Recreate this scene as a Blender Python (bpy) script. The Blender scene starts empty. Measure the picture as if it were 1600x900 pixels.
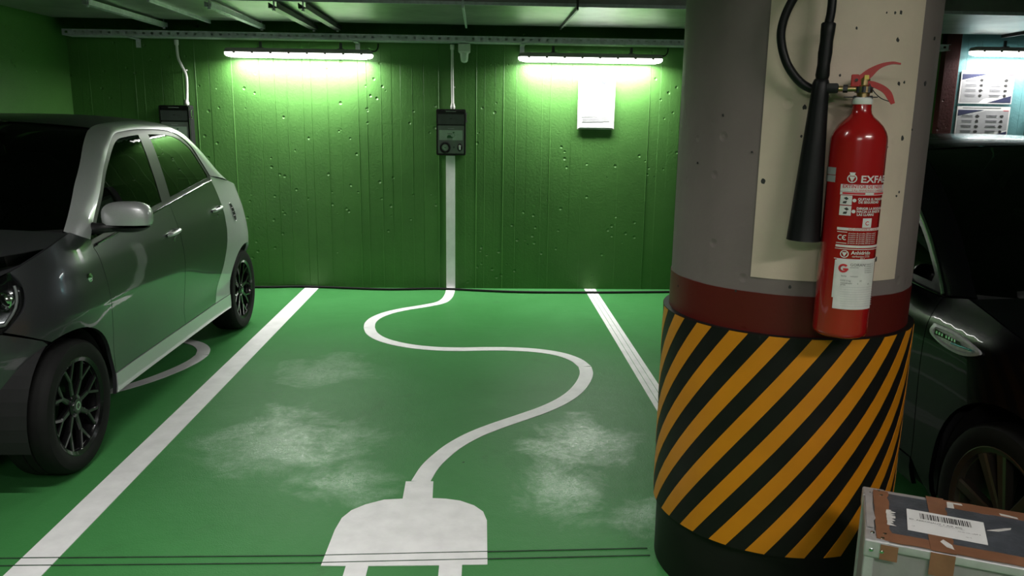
import bpy, bmesh, math, random
import numpy as np
from mathutils import Vector, Matrix
from mathutils.geometry import delaunay_2d_cdt
random.seed(7)
rng = np.random.default_rng(7)
PI = math.pi
SC = bpy.context.scene
COL = SC.collection

# ------------------------------------------------------------------ camera, world, exposure
CAM_H, FPX = 1.57, 1250.0
YAW, PITCH, ROLL = math.radians(2.25), math.radians(11.93), math.radians(0.8)
f_ = Vector((math.sin(YAW)*math.cos(PITCH), math.cos(YAW)*math.cos(PITCH), -math.sin(PITCH)))
r_ = Vector((math.cos(YAW), -math.sin(YAW), 0)); u_ = r_.cross(f_)
cr, sr = math.cos(ROLL), math.sin(ROLL)
r2, u2 = cr*r_ + sr*u_, -sr*r_ + cr*u_
cam = bpy.data.objects.new('camera', bpy.data.cameras.new('camera'))
COL.objects.link(cam)
cam.matrix_world = Matrix(((r2.x, u2.x, -f_.x, 0), (r2.y, u2.y, -f_.y, 0), (r2.z, u2.z, -f_.z, CAM_H), (0, 0, 0, 1)))
cam.data.sensor_width = 36; cam.data.lens = FPX/1600*36; cam.data.clip_start = .02
SC.camera = cam
world = bpy.data.worlds.new('world'); SC.world = world; world.use_nodes = True
world.node_tree.nodes['Background'].inputs[0].default_value = (.6, .65, .7, 1)
world.node_tree.nodes['Background'].inputs[1].default_value = .0
SC.view_settings.view_transform = 'Standard'; SC.view_settings.look = 'None'
SC.view_settings.gamma = 1; SC.view_settings.use_curve_mapping = False
SC.view_settings.exposure = 0.0
BEAM_W, BEAM_SPREAD = 56.0, math.radians(174)   # watts and beam angle of each wall strip lamp
LAMP_WALL = 12.0      # emission of the strip lamps on the end wall
COVER_WALL = 6.0
LAMP_FAR = 8.0
LAMP_AISLE = 200.0      # emission of the strip lamps over the aisle behind the camera

# ------------------------------------------------------------------ node helpers / materials
def node(nt, t, **kw):
    n = nt.nodes.new(t)
    for k, v in kw.items():
        if k.startswith('_'): setattr(n, k[1:], v)
        else: n.inputs[k.replace('__', ' ')].default_value = v
    return n
MATS = {}
def mat(name, col, rough=.5, metal=0., coat=0., var=.0, vscale=6., bump=0., bscale=60., spec=.5, col2=None, emit=0.):
    m = bpy.data.materials.new(name); m.use_nodes = True; nt = m.node_tree
    b = nt.nodes['Principled BSDF']
    b.inputs['Base Color'].default_value = (*col, 1); b.inputs['Roughness'].default_value = rough
    b.inputs['Metallic'].default_value = metal; b.inputs['Coat Weight'].default_value = coat
    b.inputs['Coat Roughness'].default_value = .03; b.inputs['Specular IOR Level'].default_value = spec
    tc = node(nt, 'ShaderNodeTexCoord')
    if var or col2:
        n = node(nt, 'ShaderNodeTexNoise', Scale=vscale, Detail=5., Roughness=.6)
        nt.links.new(tc.outputs['Object'], n.inputs['Vector'])
        r = node(nt, 'ShaderNodeValToRGB'); c2 = col2 or tuple(max(0, c*(1-var)) for c in col)
        c1 = col if col2 else tuple(min(1, c*(1+var)) for c in col)
        r.color_ramp.elements[0].position = .35; r.color_ramp.elements[1].position = .65
        r.color_ramp.elements[0].color = (*c2, 1); r.color_ramp.elements[1].color = (*c1, 1)
        nt.links.new(n.outputs['Fac'], r.inputs['Fac']); nt.links.new(r.outputs['Color'], b.inputs['Base Color'])
    if bump:
        n = node(nt, 'ShaderNodeTexNoise', Scale=bscale, Detail=4.)
        nt.links.new(tc.outputs['Object'], n.inputs['Vector'])
        bp = node(nt, 'ShaderNodeBump', Strength=bump, Distance=.004)
        nt.links.new(n.outputs['Fac'], bp.inputs['Height']); nt.links.new(bp.outputs['Normal'], b.inputs['Normal'])
    if emit:
        b.inputs['Emission Color'].default_value = (*col, 1); b.inputs['Emission Strength'].default_value = emit
    MATS[name] = m
    return m
def concrete(name, col, dark, rough=.6, pit=.35, bumps=.25, spec=.35):
    """painted concrete: blotches, dark pits, fine relief"""
    m = mat(name, col, rough, spec=spec); nt = m.node_tree; b = nt.nodes['Principled BSDF']
    tc = node(nt, 'ShaderNodeTexCoord')
    n1 = node(nt, 'ShaderNodeTexNoise', Scale=1.3, Detail=6., Roughness=.65); nt.links.new(tc.outputs['Object'], n1.inputs['Vector'])
    r1 = node(nt, 'ShaderNodeValToRGB'); r1.color_ramp.elements[0].position = .3; r1.color_ramp.elements[1].position = .68
    r1.color_ramp.elements[0].color = (*dark, 1); r1.color_ramp.elements[1].color = (*col, 1)
    nt.links.new(n1.outputs['Fac'], r1.inputs['Fac'])
    v = node(nt, 'ShaderNodeTexVoronoi', Scale=11., Randomness=1.); nt.links.new(tc.outputs['Object'], v.inputs['Vector'])
    n2 = node(nt, 'ShaderNodeTexNoise', Scale=2.2, Detail=2.); nt.links.new(tc.outputs['Object'], n2.inputs['Vector'])
    rp = node(nt, 'ShaderNodeValToRGB'); rp.color_ramp.elements[0].position = .07; rp.color_ramp.elements[1].position = .17
    rp.color_ramp.elements[0].color = (1, 1, 1, 1); rp.color_ramp.elements[1].color = (0, 0, 0, 1)
    nt.links.new(v.outputs['Distance'], rp.inputs['Fac'])
    gt = node(nt, 'ShaderNodeMath', _operation='GREATER_THAN'); gt.inputs[1].default_value = .52; nt.links.new(n2.outputs['Fac'], gt.inputs[0])
    mu = node(nt, 'ShaderNodeMath', _operation='MULTIPLY'); nt.links.new(rp.outputs['Color'], mu.inputs[0]); nt.links.new(gt.outputs[0], mu.inputs[1])
    n3 = node(nt, 'ShaderNodeTexNoise', Scale=45., Detail=6., Roughness=.7); nt.links.new(tc.outputs['Object'], n3.inputs['Vector'])
    hf = node(nt, 'ShaderNodeMath', _operation='MULTIPLY'); hf.inputs[1].default_value = .38; nt.links.new(n3.outputs['Fac'], hf.inputs[0])
    h = node(nt, 'ShaderNodeMath', _operation='MULTIPLY_ADD'); h.inputs[1].default_value = -1.4
    nt.links.new(mu.outputs[0], h.inputs[0]); nt.links.new(hf.outputs[0], h.inputs[2])
    bp = node(nt, 'ShaderNodeBump', Strength=bumps*2, Distance=.014); nt.links.new(h.outputs[0], bp.inputs['Height'])
    nt.links.new(bp.outputs['Normal'], b.inputs['Normal'])
    nt.links.new(r1.outputs['Color'], b.inputs['Base Color'])
    return m
def glass(name, tint):
    m = bpy.data.materials.new(name); m.use_nodes = True; nt = m.node_tree
    nt.nodes.remove(nt.nodes['Principled BSDF']); out = nt.nodes['Material Output']
    t = node(nt, 'ShaderNodeBsdfTransparent', Color=(*tint, 1)); g = node(nt, 'ShaderNodeBsdfGlossy', Roughness=.015)
    fr = node(nt, 'ShaderNodeFresnel', IOR=1.55); mx = node(nt, 'ShaderNodeMixShader')
    nt.links.new(fr.outputs[0], mx.inputs[0]); nt.links.new(t.outputs[0], mx.inputs[1]); nt.links.new(g.outputs[0], mx.inputs[2])
    nt.links.new(mx.outputs[0], out.inputs['Surface']); MATS[name] = m
    return m

def floor_material():
    m = mat('floor_green_paint', (.06, .27, .08), .35, spec=.20); nt = m.node_tree; b = nt.nodes['Principled BSDF']
    tc = node(nt, 'ShaderNodeTexCoord')
    def noise(sc, det=6., ro=.6, dist=0.):
        n = node(nt, 'ShaderNodeTexNoise', Scale=sc, Detail=det, Roughness=ro, Distortion=dist); nt.links.new(tc.outputs['Object'], n.inputs['Vector']); return n
    def ramp(src, p0, p1, c0, c1):
        r = node(nt, 'ShaderNodeValToRGB'); e = r.color_ramp.elements
        e[0].position = p0; e[1].position = p1; e[0].color = (*c0, 1); e[1].color = (*c1, 1); nt.links.new(src, r.inputs['Fac']); return r
    n1 = noise(.9, 7, .62, .6); base = ramp(n1.outputs['Fac'], .35, .68, (.050, .222, .060), (.066, .265, .080))
    n2 = noise(1.1, 8, .68, .4); scuff_glint = ramp(n2.outputs['Fac'], .50, .74, (0, 0, 0), (1, 1, 1))
    n2b = noise(34, 6, .8, .6); sc2 = ramp(n2b.outputs['Fac'], .40, .66, (.30, .30, .30), (1, 1, 1))
    # worn patches plus lamp highlights painted into the colour: blobs broken up by noise
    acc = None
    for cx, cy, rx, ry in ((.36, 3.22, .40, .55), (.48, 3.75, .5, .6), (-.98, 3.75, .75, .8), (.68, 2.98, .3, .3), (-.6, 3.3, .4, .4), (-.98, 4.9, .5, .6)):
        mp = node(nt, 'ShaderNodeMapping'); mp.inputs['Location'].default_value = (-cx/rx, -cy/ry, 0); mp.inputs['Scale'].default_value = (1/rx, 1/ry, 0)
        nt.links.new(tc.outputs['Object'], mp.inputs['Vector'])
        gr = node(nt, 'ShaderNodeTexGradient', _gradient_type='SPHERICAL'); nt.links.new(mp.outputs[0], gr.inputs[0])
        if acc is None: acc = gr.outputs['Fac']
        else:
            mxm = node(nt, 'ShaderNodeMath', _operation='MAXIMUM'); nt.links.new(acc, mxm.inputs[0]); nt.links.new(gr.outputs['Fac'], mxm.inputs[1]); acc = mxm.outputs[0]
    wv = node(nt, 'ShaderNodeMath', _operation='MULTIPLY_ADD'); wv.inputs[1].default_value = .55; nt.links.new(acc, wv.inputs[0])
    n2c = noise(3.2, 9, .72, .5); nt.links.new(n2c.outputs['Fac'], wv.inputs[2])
    scuff_glint = ramp(wv.outputs[0], .72, 1.18, (0, 0, 0), (1, 1, 1))
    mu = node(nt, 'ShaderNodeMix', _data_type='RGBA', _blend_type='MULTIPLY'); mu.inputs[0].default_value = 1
    nt.links.new(scuff_glint.outputs[0], mu.inputs[6]); nt.links.new(sc2.outputs[0], mu.inputs[7])
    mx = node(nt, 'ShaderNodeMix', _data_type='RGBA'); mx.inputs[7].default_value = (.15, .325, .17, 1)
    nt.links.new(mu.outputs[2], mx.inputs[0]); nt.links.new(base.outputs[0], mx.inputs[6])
    n3 = noise(2.3, 8, .7, 1.0); dirt = ramp(n3.outputs['Fac'], .60, .80, (0, 0, 0), (.5, .5, .5))
    mx2 = node(nt, 'ShaderNodeMix', _data_type='RGBA'); mx2.inputs[7].default_value = (.045, .095, .04, 1)
    nt.links.new(dirt.outputs[0], mx2.inputs[0]); nt.links.new(mx.outputs[2], mx2.inputs[6])
    n4 = noise(9, 3, .5); spot = ramp(n4.outputs['Fac'], .765, .775, (0, 0, 0), (.9, .9, .9))
    mx3 = node(nt, 'ShaderNodeMix', _data_type='RGBA'); mx3.inputs[7].default_value = (.012, .02, .012, 1)
    nt.links.new(spot.outputs[0], mx3.inputs[0]); nt.links.new(mx2.outputs[2], mx3.inputs[6])
    nt.links.new(mx3.outputs[2], b.inputs['Base Color'])
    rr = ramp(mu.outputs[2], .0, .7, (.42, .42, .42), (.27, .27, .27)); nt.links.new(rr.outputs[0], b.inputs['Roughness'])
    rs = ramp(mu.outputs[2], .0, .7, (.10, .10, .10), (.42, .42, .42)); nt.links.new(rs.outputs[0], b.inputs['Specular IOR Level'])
    n5 = noise(150, 4, .6); n6 = noise(8, 5, .6)
    ad = node(nt, 'ShaderNodeMath', _operation='MULTIPLY_ADD'); ad.inputs[1].default_value = 2.; nt.links.new(n6.outputs['Fac'], ad.inputs[0]); nt.links.new(n5.outputs['Fac'], ad.inputs[2])
    bp = node(nt, 'ShaderNodeBump', Strength=.45, Distance=.003); nt.links.new(ad.outputs[0], bp.inputs['Height'])
    nt.links.new(bp.outputs['Normal'], b.inputs['Normal'])
    return m

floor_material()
concrete('wall_green', (.072, .200, .044), (.052, .150, .032), .45, spec=.35)
concrete('wall_cyan', (.16, .36, .38), (.12, .29, .31), .5)
concrete('wall_grey', (.30, .29, .27), (.22, .21, .20), .7)
concrete('ceiling_concrete', (.20, .20, .19), (.13, .13, .12), .8)
concrete('pillar_grey', (.205, .165, .160), (.155, .126, .122), .6, bumps=.12)
concrete('pillar_cream', (.68, .56, .45), (.50, .41, .33), .6, bumps=.12)
concrete('pillar_red', (.105, .009, .006), (.08, .007, .005), .45, bumps=.08)
concrete('red_brown', (.10, .02, .02), (.07, .015, .015), .6)
mat('line_white', (.88, .865, .88), .55, var=.06, vscale=9, bump=.15, bscale=80)
mat('joint_dark', (.02, .06, .025), .7, var=.3, vscale=20)
mat('sleeve_black', (.008, .0075, .007), .5, spec=.25, var=.25, vscale=5)
mat('sleeve_yellow', (.60, .215, .005), .45, var=.07, vscale=5)
mat('rubber', (.007, .007, .007), .7, spec=.25, var=.2, vscale=15)
mat('black_plastic', (.016, .016, .017), .42, var=.2, vscale=15)
mat('horn_black', (.005, .0055, .006), .45, spec=.25, var=.2, vscale=15)
mat('gloss_black', (.010, .010, .011), .16, var=.2, vscale=10, coat=.6)
mat('dark_panel', (.10, .105, .11), .4, var=.12, vscale=12)
mat('grey_panel', (.24, .245, .245), .4, var=.1, vscale=12)
mat('label_grey', (.55, .62, .57), .5, var=.06, vscale=12)
mat('icon_green', (.03, .14, .05), .5, var=.1)
mat('white_plastic', (.62, .62, .60), .45, var=.06, vscale=10)
mat('paper_white', (.80, .80, .80), .7, var=.03, vscale=20)
mat('paper_ink', (.16, .16, .18), .7, var=.1)
mat('ink_black', (.03, .03, .03), .7, var=.1)
mat('ink_navy', (.03, .035, .09), .6, var=.1)
mat('ink_blue', (.25, .5, .7), .6, var=.1)
mat('ink_grey', (.42, .42, .44), .7, var=.1)
mat('galvanised', (.52, .53, .59), .45, metal=.35, var=.14, vscale=25)
mat('duct_sheet', (.26, .28, .26), .42, metal=.55, var=.25, vscale=2.5, bump=.25, bscale=3)
mat('steel_dark', (.05, .05, .055), .5, metal=.6, var=.2)
mat('lamp_housing', (.34, .30, .31), .5, var=.08)
mat('lamp_glow', (1., .985, .95), .4, emit=LAMP_WALL, var=.004)
mat('lamp_glow_aisle', (1., .96, .90), .4, emit=LAMP_AISLE, var=.004)
mat('lamp_glow_far', (1., .985, .95), .4, emit=LAMP_FAR, var=.004)
mat('lamp_glow_far_cover', (1., .985, .95), .4, emit=COVER_WALL, var=.004)
mat('lamp_glow_cover', (1., .985, .95), .4, emit=COVER_WALL, var=.004)
mat('lamp_glow_low', (1., .96, .92), .4, emit=3., var=.004)
mat('lamp_glow_low_cover', (1., .96, .90), .4, emit=1.3, var=.004)
mat('lamp_glow_aisle_cover', (1., .96, .90), .4, emit=2.5, var=.004)
mat('dome_clear', (.70, .74, .70), .25, var=.05)
mat('ext_red', (.34, .008, .009), .22, coat=.7, var=.08, vscale=4)
mat('ext_lever', (.42, .018, .015), .35, coat=.3, var=.15, vscale=30)
mat('ext_white', (.66, .64, .63), .5, var=.06, vscale=40)
mat('ext_ring', (.75, .75, .74), .4, var=.05)
mat('brass', (.62, .45, .22), .3, metal=1., var=.1)
mat('chrome', (.80, .81, .82), .1, metal=1., var=.04)
mat('seal_yellow', (.75, .55, .12), .4, var=.1)
mat('sticker_red', (.55, .02, .03), .5, var=.05)
mat('sticker_silver', (.52, .52, .54), .35, metal=.4, var=.1, vscale=60)
mat('case_panel', (.105, .115, .135), .35, metal=.3, var=.25, vscale=18, bump=.35, bscale=120)
mat('case_side', (.30, .285, .285), .5, metal=.1, var=.1, vscale=10, bump=.15, bscale=100)
mat('case_alu', (.50, .49, .495), .38, metal=.35, var=.1, vscale=20)
mat('tape_brown', (.25, .115, .065), .32, var=.18, vscale=10, coat=.2)
mat('tape_white', (.66, .64, .62), .5, var=.08, vscale=60)
mat('car_grey', (.095, .096, .106), .30, metal=.7, coat=1., var=.05, vscale=300)
mat('car_silver', (.68, .68, .71), .36, metal=.4, coat=1., var=.04, vscale=300)
mat('car_roof_dark', (.05, .05, .053), .45, metal=.2, coat=.3, var=.08, vscale=200)
mat('car_black', (.003, .003, .004), .25, metal=.0, spec=.10, coat=.14, var=.08, vscale=200)
mat('wheel_black', (.012, .012, .013), .24, metal=.4, coat=.5, var=.15)
mat('wheel_bronze', (.17, .145, .12), .32, metal=.85, var=.1)
mat('headlight_dark', (.02, .02, .022), .12, metal=.5, coat=1., var=.2)
mat('cabin_dark', (.012, .012, .013), .7, var=.2)
mat('seat_cloth', (.02, .02, .022), .85, var=.2, vscale=40)
mat('indicator_amber', (.62, .60, .56), .25, var=.08)
mat('badge_teal', (.12, .34, .36), .25, metal=.6, var=.1)
mat('glass_white', (.5, .52, .5), .4, var=.1)
glass('car_glass', (.10, .11, .105)); glass('windscreen_glass', (.07, .075, .075)); glass('lens_glass', (.75, .78, .78))
M = MATS

# ------------------------------------------------------------------ mesh helpers
class G:
    """collects vertices and faces for ONE mesh"""
    def __init__(s): s.v, s.f, s.sharp = [], [], False
    def add(s, vs, fs):
        o = len(s.v); s.v += [tuple(map(float, p)) for p in vs]; s.f += [tuple(o+i for i in f) for f in fs]; return s
    def bm(s, b, mtx=None):
        b.verts.ensure_lookup_table(); b.verts.index_update()
        vs = [(mtx @ v.co if mtx else v.co)[:] for v in b.verts]
        s.add(vs, [[v.index for v in f.verts] for f in b.faces]); b.free(); return s
    def box(s, c, d, bev=0., seg=2, rot=None):
        b = bmesh.new(); bmesh.ops.create_cube(b, size=1.)
        bmesh.ops.scale(b, vec=d, verts=b.verts)
        if bev: bmesh.ops.bevel(b, geom=list(b.edges), offset=min(bev, min(d)*.49), segments=seg, profile=.6, affect='EDGES')
        m = Matrix.Translation(c) @ (rot.to_4x4() if rot is not None else Matrix())
        return s.bm(b, m)
    def tube(s, path, r, n=10, cap=True, closed=False):
        P = [Vector(p) for p in path]; N = len(P); R = r if hasattr(r, '__len__') else [r]*N
        T = [((P[(i+1) % N] if closed else P[min(i+1, N-1)]) - (P[i-1] if closed else P[max(i-1, 0)])).normalized() for i in range(N)]
        a = Vector((0, 0, 1)) if abs(T[0].z) < .9 else Vector((1, 0, 0)); nrm = (a - T[0]*a.dot(T[0])).normalized()
        vs = []
        for i in range(N):
            nrm = (nrm - T[i]*nrm.dot(T[i])).normalized(); bn = T[i].cross(nrm)
            vs += [P[i] + R[i]*(math.cos(2*PI*k/n)*nrm + math.sin(2*PI*k/n)*bn) for k in range(n)]
        fs = [(i*n+k, i*n+(k+1) % n, ((i+1) % N)*n+(k+1) % n, ((i+1) % N)*n+k) for i in range(N if closed else N-1) for k in range(n)]
        if cap and not closed: fs += [tuple(range(n))[::-1], tuple((N-1)*n+k for k in range(n))]
        return s.add(vs, fs)
    def lathe(s, prof, n=32, mtx=None, a0=0., a1=2*PI, cap=True):
        """prof: (radius, z) from bottom to top about z"""
        full = abs(a1-a0-2*PI) < 1e-6; cols = n if full else n+1
        vs = []
        for r, z in prof:
            for k in range(cols):
                a = a0+(a1-a0)*k/n; p = Vector((r*math.cos(a), r*math.sin(a), z)); vs.append(mtx @ p if mtx else p)
        fs = []
        for i in range(len(prof)-1):
            for k in range(n if full else n):
                k2 = (k+1) % cols
                fs.append((i*cols+k, i*cols+k2, (i+1)*cols+k2, (i+1)*cols+k))
        if full and cap:
            if prof[0][0] > 1e-6: fs.append(tuple(range(cols))[::-1])
            if prof[-1][0] > 1e-6: fs.append(tuple((len(prof)-1)*cols+k for k in range(cols)))
        return s.add(vs, fs)
    def prism(s, poly, fn, t0, t1):
        """2-D outline (CCW) extruded: fn(x, y, t) -> 3-D"""
        n = len(poly)
        vs = [fn(x, y, t0) for x, y in poly] + [fn(x, y, t1) for x, y in poly]
        fs = [tuple(range(n))[::-1], tuple(range(n, 2*n))] + [(i, (i+1) % n, n+(i+1) % n, n+i) for i in range(n)]
        return s.add(vs, fs)
    def grid(s, rows, closed=False):
        nr, nc = len(rows), len(rows[0])
        vs = [p for r in rows for p in r]
        fs = [(i*nc+k, i*nc+(k+1) % nc, (i+1)*nc+(k+1) % nc, (i+1)*nc+k) for i in range(nr-1) for k in range(nc if closed else nc-1)]
        return s.add(vs, fs)
    def build(s, name, m, parent=None, smooth=None, mats=None):
        me = bpy.data.meshes.new(name); me.from_pydata(s.v, [], s.f); me.validate()
        b = bmesh.new(); b.from_mesh(me); bmesh.ops.remove_doubles(b, verts=b.verts, dist=1e-6)
        b.to_mesh(me); b.free()
        if smooth is not None:
            for p in me.polygons: p.use_smooth = True
            if smooth < 180: me.set_sharp_from_angle(angle=math.radians(smooth))
        me.materials.append(M[m] if isinstance(m, str) else m)
        o = bpy.data.objects.new(name, me); COL.objects.link(o)
        if parent: o.parent = parent
        return o
def tag(o, label=None, cat=None, group=None, kind=None):
    if label: o['label'] = label
    if cat: o['category'] = cat
    if group: o['group'] = group
    if kind: o['kind'] = kind
    return o
def thing(name, label, cat, loc=(0, 0, 0), rz=0., group=None):
    o = bpy.data.objects.new(name, None); COL.objects.link(o); o.location = loc; o.rotation_euler = (0, 0, rz)
    o.empty_display_size = .1
    return tag(o, label, cat, group)
def dup(o, parent=None, loc=None, label=None):
    c = o.copy(); COL.objects.link(c); c.parent = parent
    if loc is not None: c.location = loc
    if label: c['label'] = label
    for ch in [x for x in SC.objects if x.parent == o]: dup(ch, c)
    return c
_fonts = {}
def text2d(body, size, bold=0.):
    key = (body, size, bold)
    if key not in _fonts:
        cu = bpy.data.curves.new('txt', 'FONT'); cu.body = body; cu.size = size; cu.resolution_u = 2; cu.offset = bold
        ob = bpy.data.objects.new('txt', cu); COL.objects.link(ob)
        me = ob.to_mesh(); vs = [(v.co.x, v.co.y) for v in me.vertices]; fs = [tuple(p.vertices) for p in me.polygons]
        ob.to_mesh_clear(); bpy.data.objects.remove(ob); bpy.data.curves.remove(cu)
        _fonts[key] = (vs, fs)
    return _fonts[key]
def smooth_path(pts, n=8):
    """Catmull-Rom through points"""
    P = [np.array(p, float) for p in pts]; P = [2*P[0]-P[1]] + P + [2*P[-1]-P[-2]]; out = []
    for i in range(1, len(P)-2):
        for k in range(n):
            t = k/n; a, b, c, d = P[i-1:i+3]
            out.append(.5*((2*b)+(-a+c)*t+(2*a-5*b+4*c-d)*t*t+(-a+3*b-3*c+d)*t**3))
    out.append(P[-2]); return out
def table(pts, n=600, sm=.05):
    xs = np.array([p[0] for p in pts], float); ys = np.array([p[1] for p in pts], float)
    g = np.linspace(xs[0], xs[-1], n); v = np.interp(g, xs, ys); h = g[1]-g[0]
    k = max(1, int(sm/h)); w = np.hanning(2*k+3)[1:-1]; w /= w.sum()
    vp = np.concatenate([2*v[0]-v[1:k+1][::-1], v, 2*v[-1]-v[-k-1:-1][::-1]])
    v = np.convolve(vp, w, 'valid')
    return lambda x: np.interp(x, g, v)

# ------------------------------------------------------------------ the room
WY, LX, RX, BY, CZ = 7.40, -3.62, 6.6, -6.0, 2.85
CYAN_X = 4.30
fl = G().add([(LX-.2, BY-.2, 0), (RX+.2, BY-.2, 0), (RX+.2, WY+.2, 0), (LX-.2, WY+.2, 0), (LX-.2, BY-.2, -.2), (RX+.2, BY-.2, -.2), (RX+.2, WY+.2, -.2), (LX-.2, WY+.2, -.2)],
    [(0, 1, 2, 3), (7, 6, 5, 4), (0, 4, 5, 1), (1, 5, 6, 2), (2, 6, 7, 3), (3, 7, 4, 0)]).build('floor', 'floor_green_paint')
tag(fl, 'green painted garage floor with white bay markings', kind='structure')
cl = G().box(((LX+RX)/2, (BY+WY)/2, CZ+.1), (RX-LX+.4, WY-BY+.4, .2)).build('ceiling', 'ceiling_concrete')
tag(cl, 'dark concrete garage ceiling', kind='structure')

def board_wall(x0, x1, name, m, label):
    """cast wall with the vertical marks of shuttering boards: steps and thin fins"""
    prof = []; x = x0
    while x < x1-1e-6:
        w = min(random.uniform(.07, .14), x1-x)
        if x1-x-w < .04: w = x1-x
        d = random.uniform(0, .0018)
        prof += [(x, WY-d), (x+w-.006, WY-d)]
        fin = random.random()
        if fin < .55: prof += [(x+w-.004, WY-d-random.uniform(.0008, .0032)), (x+w-.001, WY-d)]
        elif fin < .72: prof += [(x+w-.004, WY+.0015)]
        x += w
    prof = [(x0, WY+.2)] + prof + [(x1, prof[-1][1]), (x1, WY+.2)]
    g = G().prism(prof, lambda a, b, t: (a, b, t), 0, CZ)
    return tag(g.build(name, m), label, kind='structure')
wb = board_wall(LX, 4.16, 'wall_back', 'wall_green', 'green painted board-marked concrete wall behind the charging bays')
wc = board_wall(CYAN_X, RX, 'wall_back_right', 'wall_cyan', 'pale cyan painted concrete wall behind the black car')
tag(G().box((4.23, WY+.03, CZ/2), (.14, .20, CZ), .006).build('trim_1', 'red_brown'), 'dark red painted strip between green and cyan wall', kind='structure')
tag(G().box((LX-.1, (BY+WY)/2, CZ/2), (.2, WY-BY, CZ)).build('wall_left', 'wall_green'), 'green side wall beyond the grey car', kind='structure')
tag(G().box((RX+.1, (BY+WY)/2, CZ/2), (.2, WY-BY, CZ)).build('wall_right', 'wall_grey'), 'grey concrete wall on the right side', kind='structure')
tag(G().box(((LX+RX)/2, BY-.1, CZ/2), (RX-LX, .2, CZ)).build('wall_front', 'wall_grey'), 'grey concrete wall across the aisle', kind='structure')

# painted stripe on the wall below the charger
G().box((-.287, WY-.006, .60), (.083, .006, 1.27)).build('painted_stripe', 'line_white', wb)['label'] = 'white stripe painted down the green wall'
G().box((-2.69, WY-.006, .60), (.083, .006, 1.27)).build('painted_stripe', 'line_white', wb)

# ---- floor markings: thin coats of paint on the floor
def flat_poly(name, outline, m, z=.0022, label=None):
    n = len(outline)
    vs, _, fs, _, _, _ = delaunay_2d_cdt([Vector(p) for p in outline], [(i, (i+1) % n) for i in range(n)], [], 1, 1e-6)
    g = G().add([(v.x, v.y, z) for v in vs], fs)
    g.add([(p[0], p[1], z) for p in outline] + [(p[0], p[1], 0) for p in outline], [(i, n+i, n+(i+1) % n, (i+1) % n) for i in range(n)])
    o = g.build(name, m, fl)
    b = bmesh.new(); b.from_mesh(o.data); bmesh.ops.recalc_face_normals(b, faces=b.faces); b.to_mesh(o.data); b.free()
    if label: o['label'] = label
    return o
def ribbon(path, w):
    P = [np.array(p[:2], float) for p in path]; L, R = [], []
    for i in range(len(P)):
        t = P[min(i+1, len(P)-1)]-P[max(i-1, 0)]; t /= np.linalg.norm(t); nn = np.array([-t[1], t[0]])
        L.append(P[i]+nn*w/2); R.append(P[i]-nn*w/2)
    return R + L[::-1]
rect = lambda x0, x1, y0, y1: [(x0, y0), (x1, y0), (x1, y1), (x0, y1)]
flat_poly('bay_line', rect(-1.645, -1.515, 1.9, 7.395), 'line_white', label='wide white bay line beside the grey car')
for a, b in ((.976, 1.008), (1.012, 1.046), (1.050, 1.082)):
    flat_poly('bay_line', rect(a, b, 3.02, 7.395), 'line_white', label='narrow white strip of the tripled bay line behind the pillar')
flat_poly('bay_line', rect(3.63, 3.75, 1.9, 7.395), 'line_white')
CAB = [(-.289, 7.395), (-.288, 7.182), (-.306, 6.95), (-.36, 6.78), (-.499, 6.645), (-.65, 6.53), (-.767, 6.395), (-.840, 6.234), (-.862, 6.08), (-.850, 5.93), (-.812, 5.78),
    (-.745, 5.644), (-.645, 5.53), (-.5, 5.43), (-.317, 5.368), (-.139, 5.354), (.038, 5.366), (.217, 5.362), (.393, 5.325), (.54, 5.24), (.635, 5.11), (.676, 4.964),
    (.668, 4.82), (.625, 4.645), (.554, 4.466), (.465, 4.316), (.351, 4.18), (.221, 4.06), (.081, 3.935), (-.034, 3.815), (-.127, 3.68), (-.189, 3.55), (-.232, 3.43), (-.262, 3.285)]
PLUG = [(-.327, 3.285), (-.206, 3.285), (-.200, 3.125), (-.143, 3.119), (-.083, 3.101), (-.024, 3.058), (.013, 3.005), (.028, 2.931), (.028, 2.610), (-.063, 2.609), (-.063, 2.33), (-.144, 2.33),
    (-.145, 2.607), (-.397, 2.606), (-.397, 2.33), (-.477, 2.33), (-.477, 2.607), (-.566, 2.610), (-.562, 2.862), (-.551, 2.958), (-.523, 3.022), (-.473, 3.071), (-.402, 3.113), (-.325, 3.121)]
for (ddx, ddy), lab in (((0, 0), 'white painted charging cable curving across the empty bay'), ((-2.535, .24), 'white painted cable curve partly under the grey car')):
    pts = [(x+ddx, y+(ddy if y < 7 else 0)) for x, y in CAB]
    for a, b in ((0, 9), (9, 21), (21, len(pts)-1)):
        pp = smooth_path(pts[a:b+1], 5)
        if a: pp[0] = pp[0]*.86+pp[1]*.14
        flat_poly('painted_cable', ribbon(pp, .084), 'line_white', label=lab)
    flat_poly('painted_plug', [(x+ddx, y+ddy) for x, y in PLUG], 'line_white', z=.0026, label='white painted two-pin plug symbol' + (' in the empty bay' if ddx == 0 else ' in the bay of the grey car'))
for dy in (0, -.05):
    flat_poly('saw_cut_joint', [(-3.5, 2.665+dy), (-.6, 2.676+dy), (.628, 2.712+dy), (.628, 2.717+dy), (-.6, 2.681+dy), (-3.5, 2.671+dy)], 'joint_dark', z=.0032, label='thin dark saw-cut joint across the floor')

# black cable lying along the foot of the wall
kp = [(-3.4, 7.36), (-2.09, 7.345), (-1.63, 7.375), (-.9, 7.28), (-.37, 7.315), (.28, 7.20), (.99, 7.19), (1.75, 7.235), (2.8, 7.30), (4.0, 7.33)]
tag(G().tube([(p[0], p[1], .0125) for p in smooth_path(kp, 8)], .010, 8).build('floor_cable', 'rubber', smooth=60), 'black cable lying on the floor along the green wall', 'cable')

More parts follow.
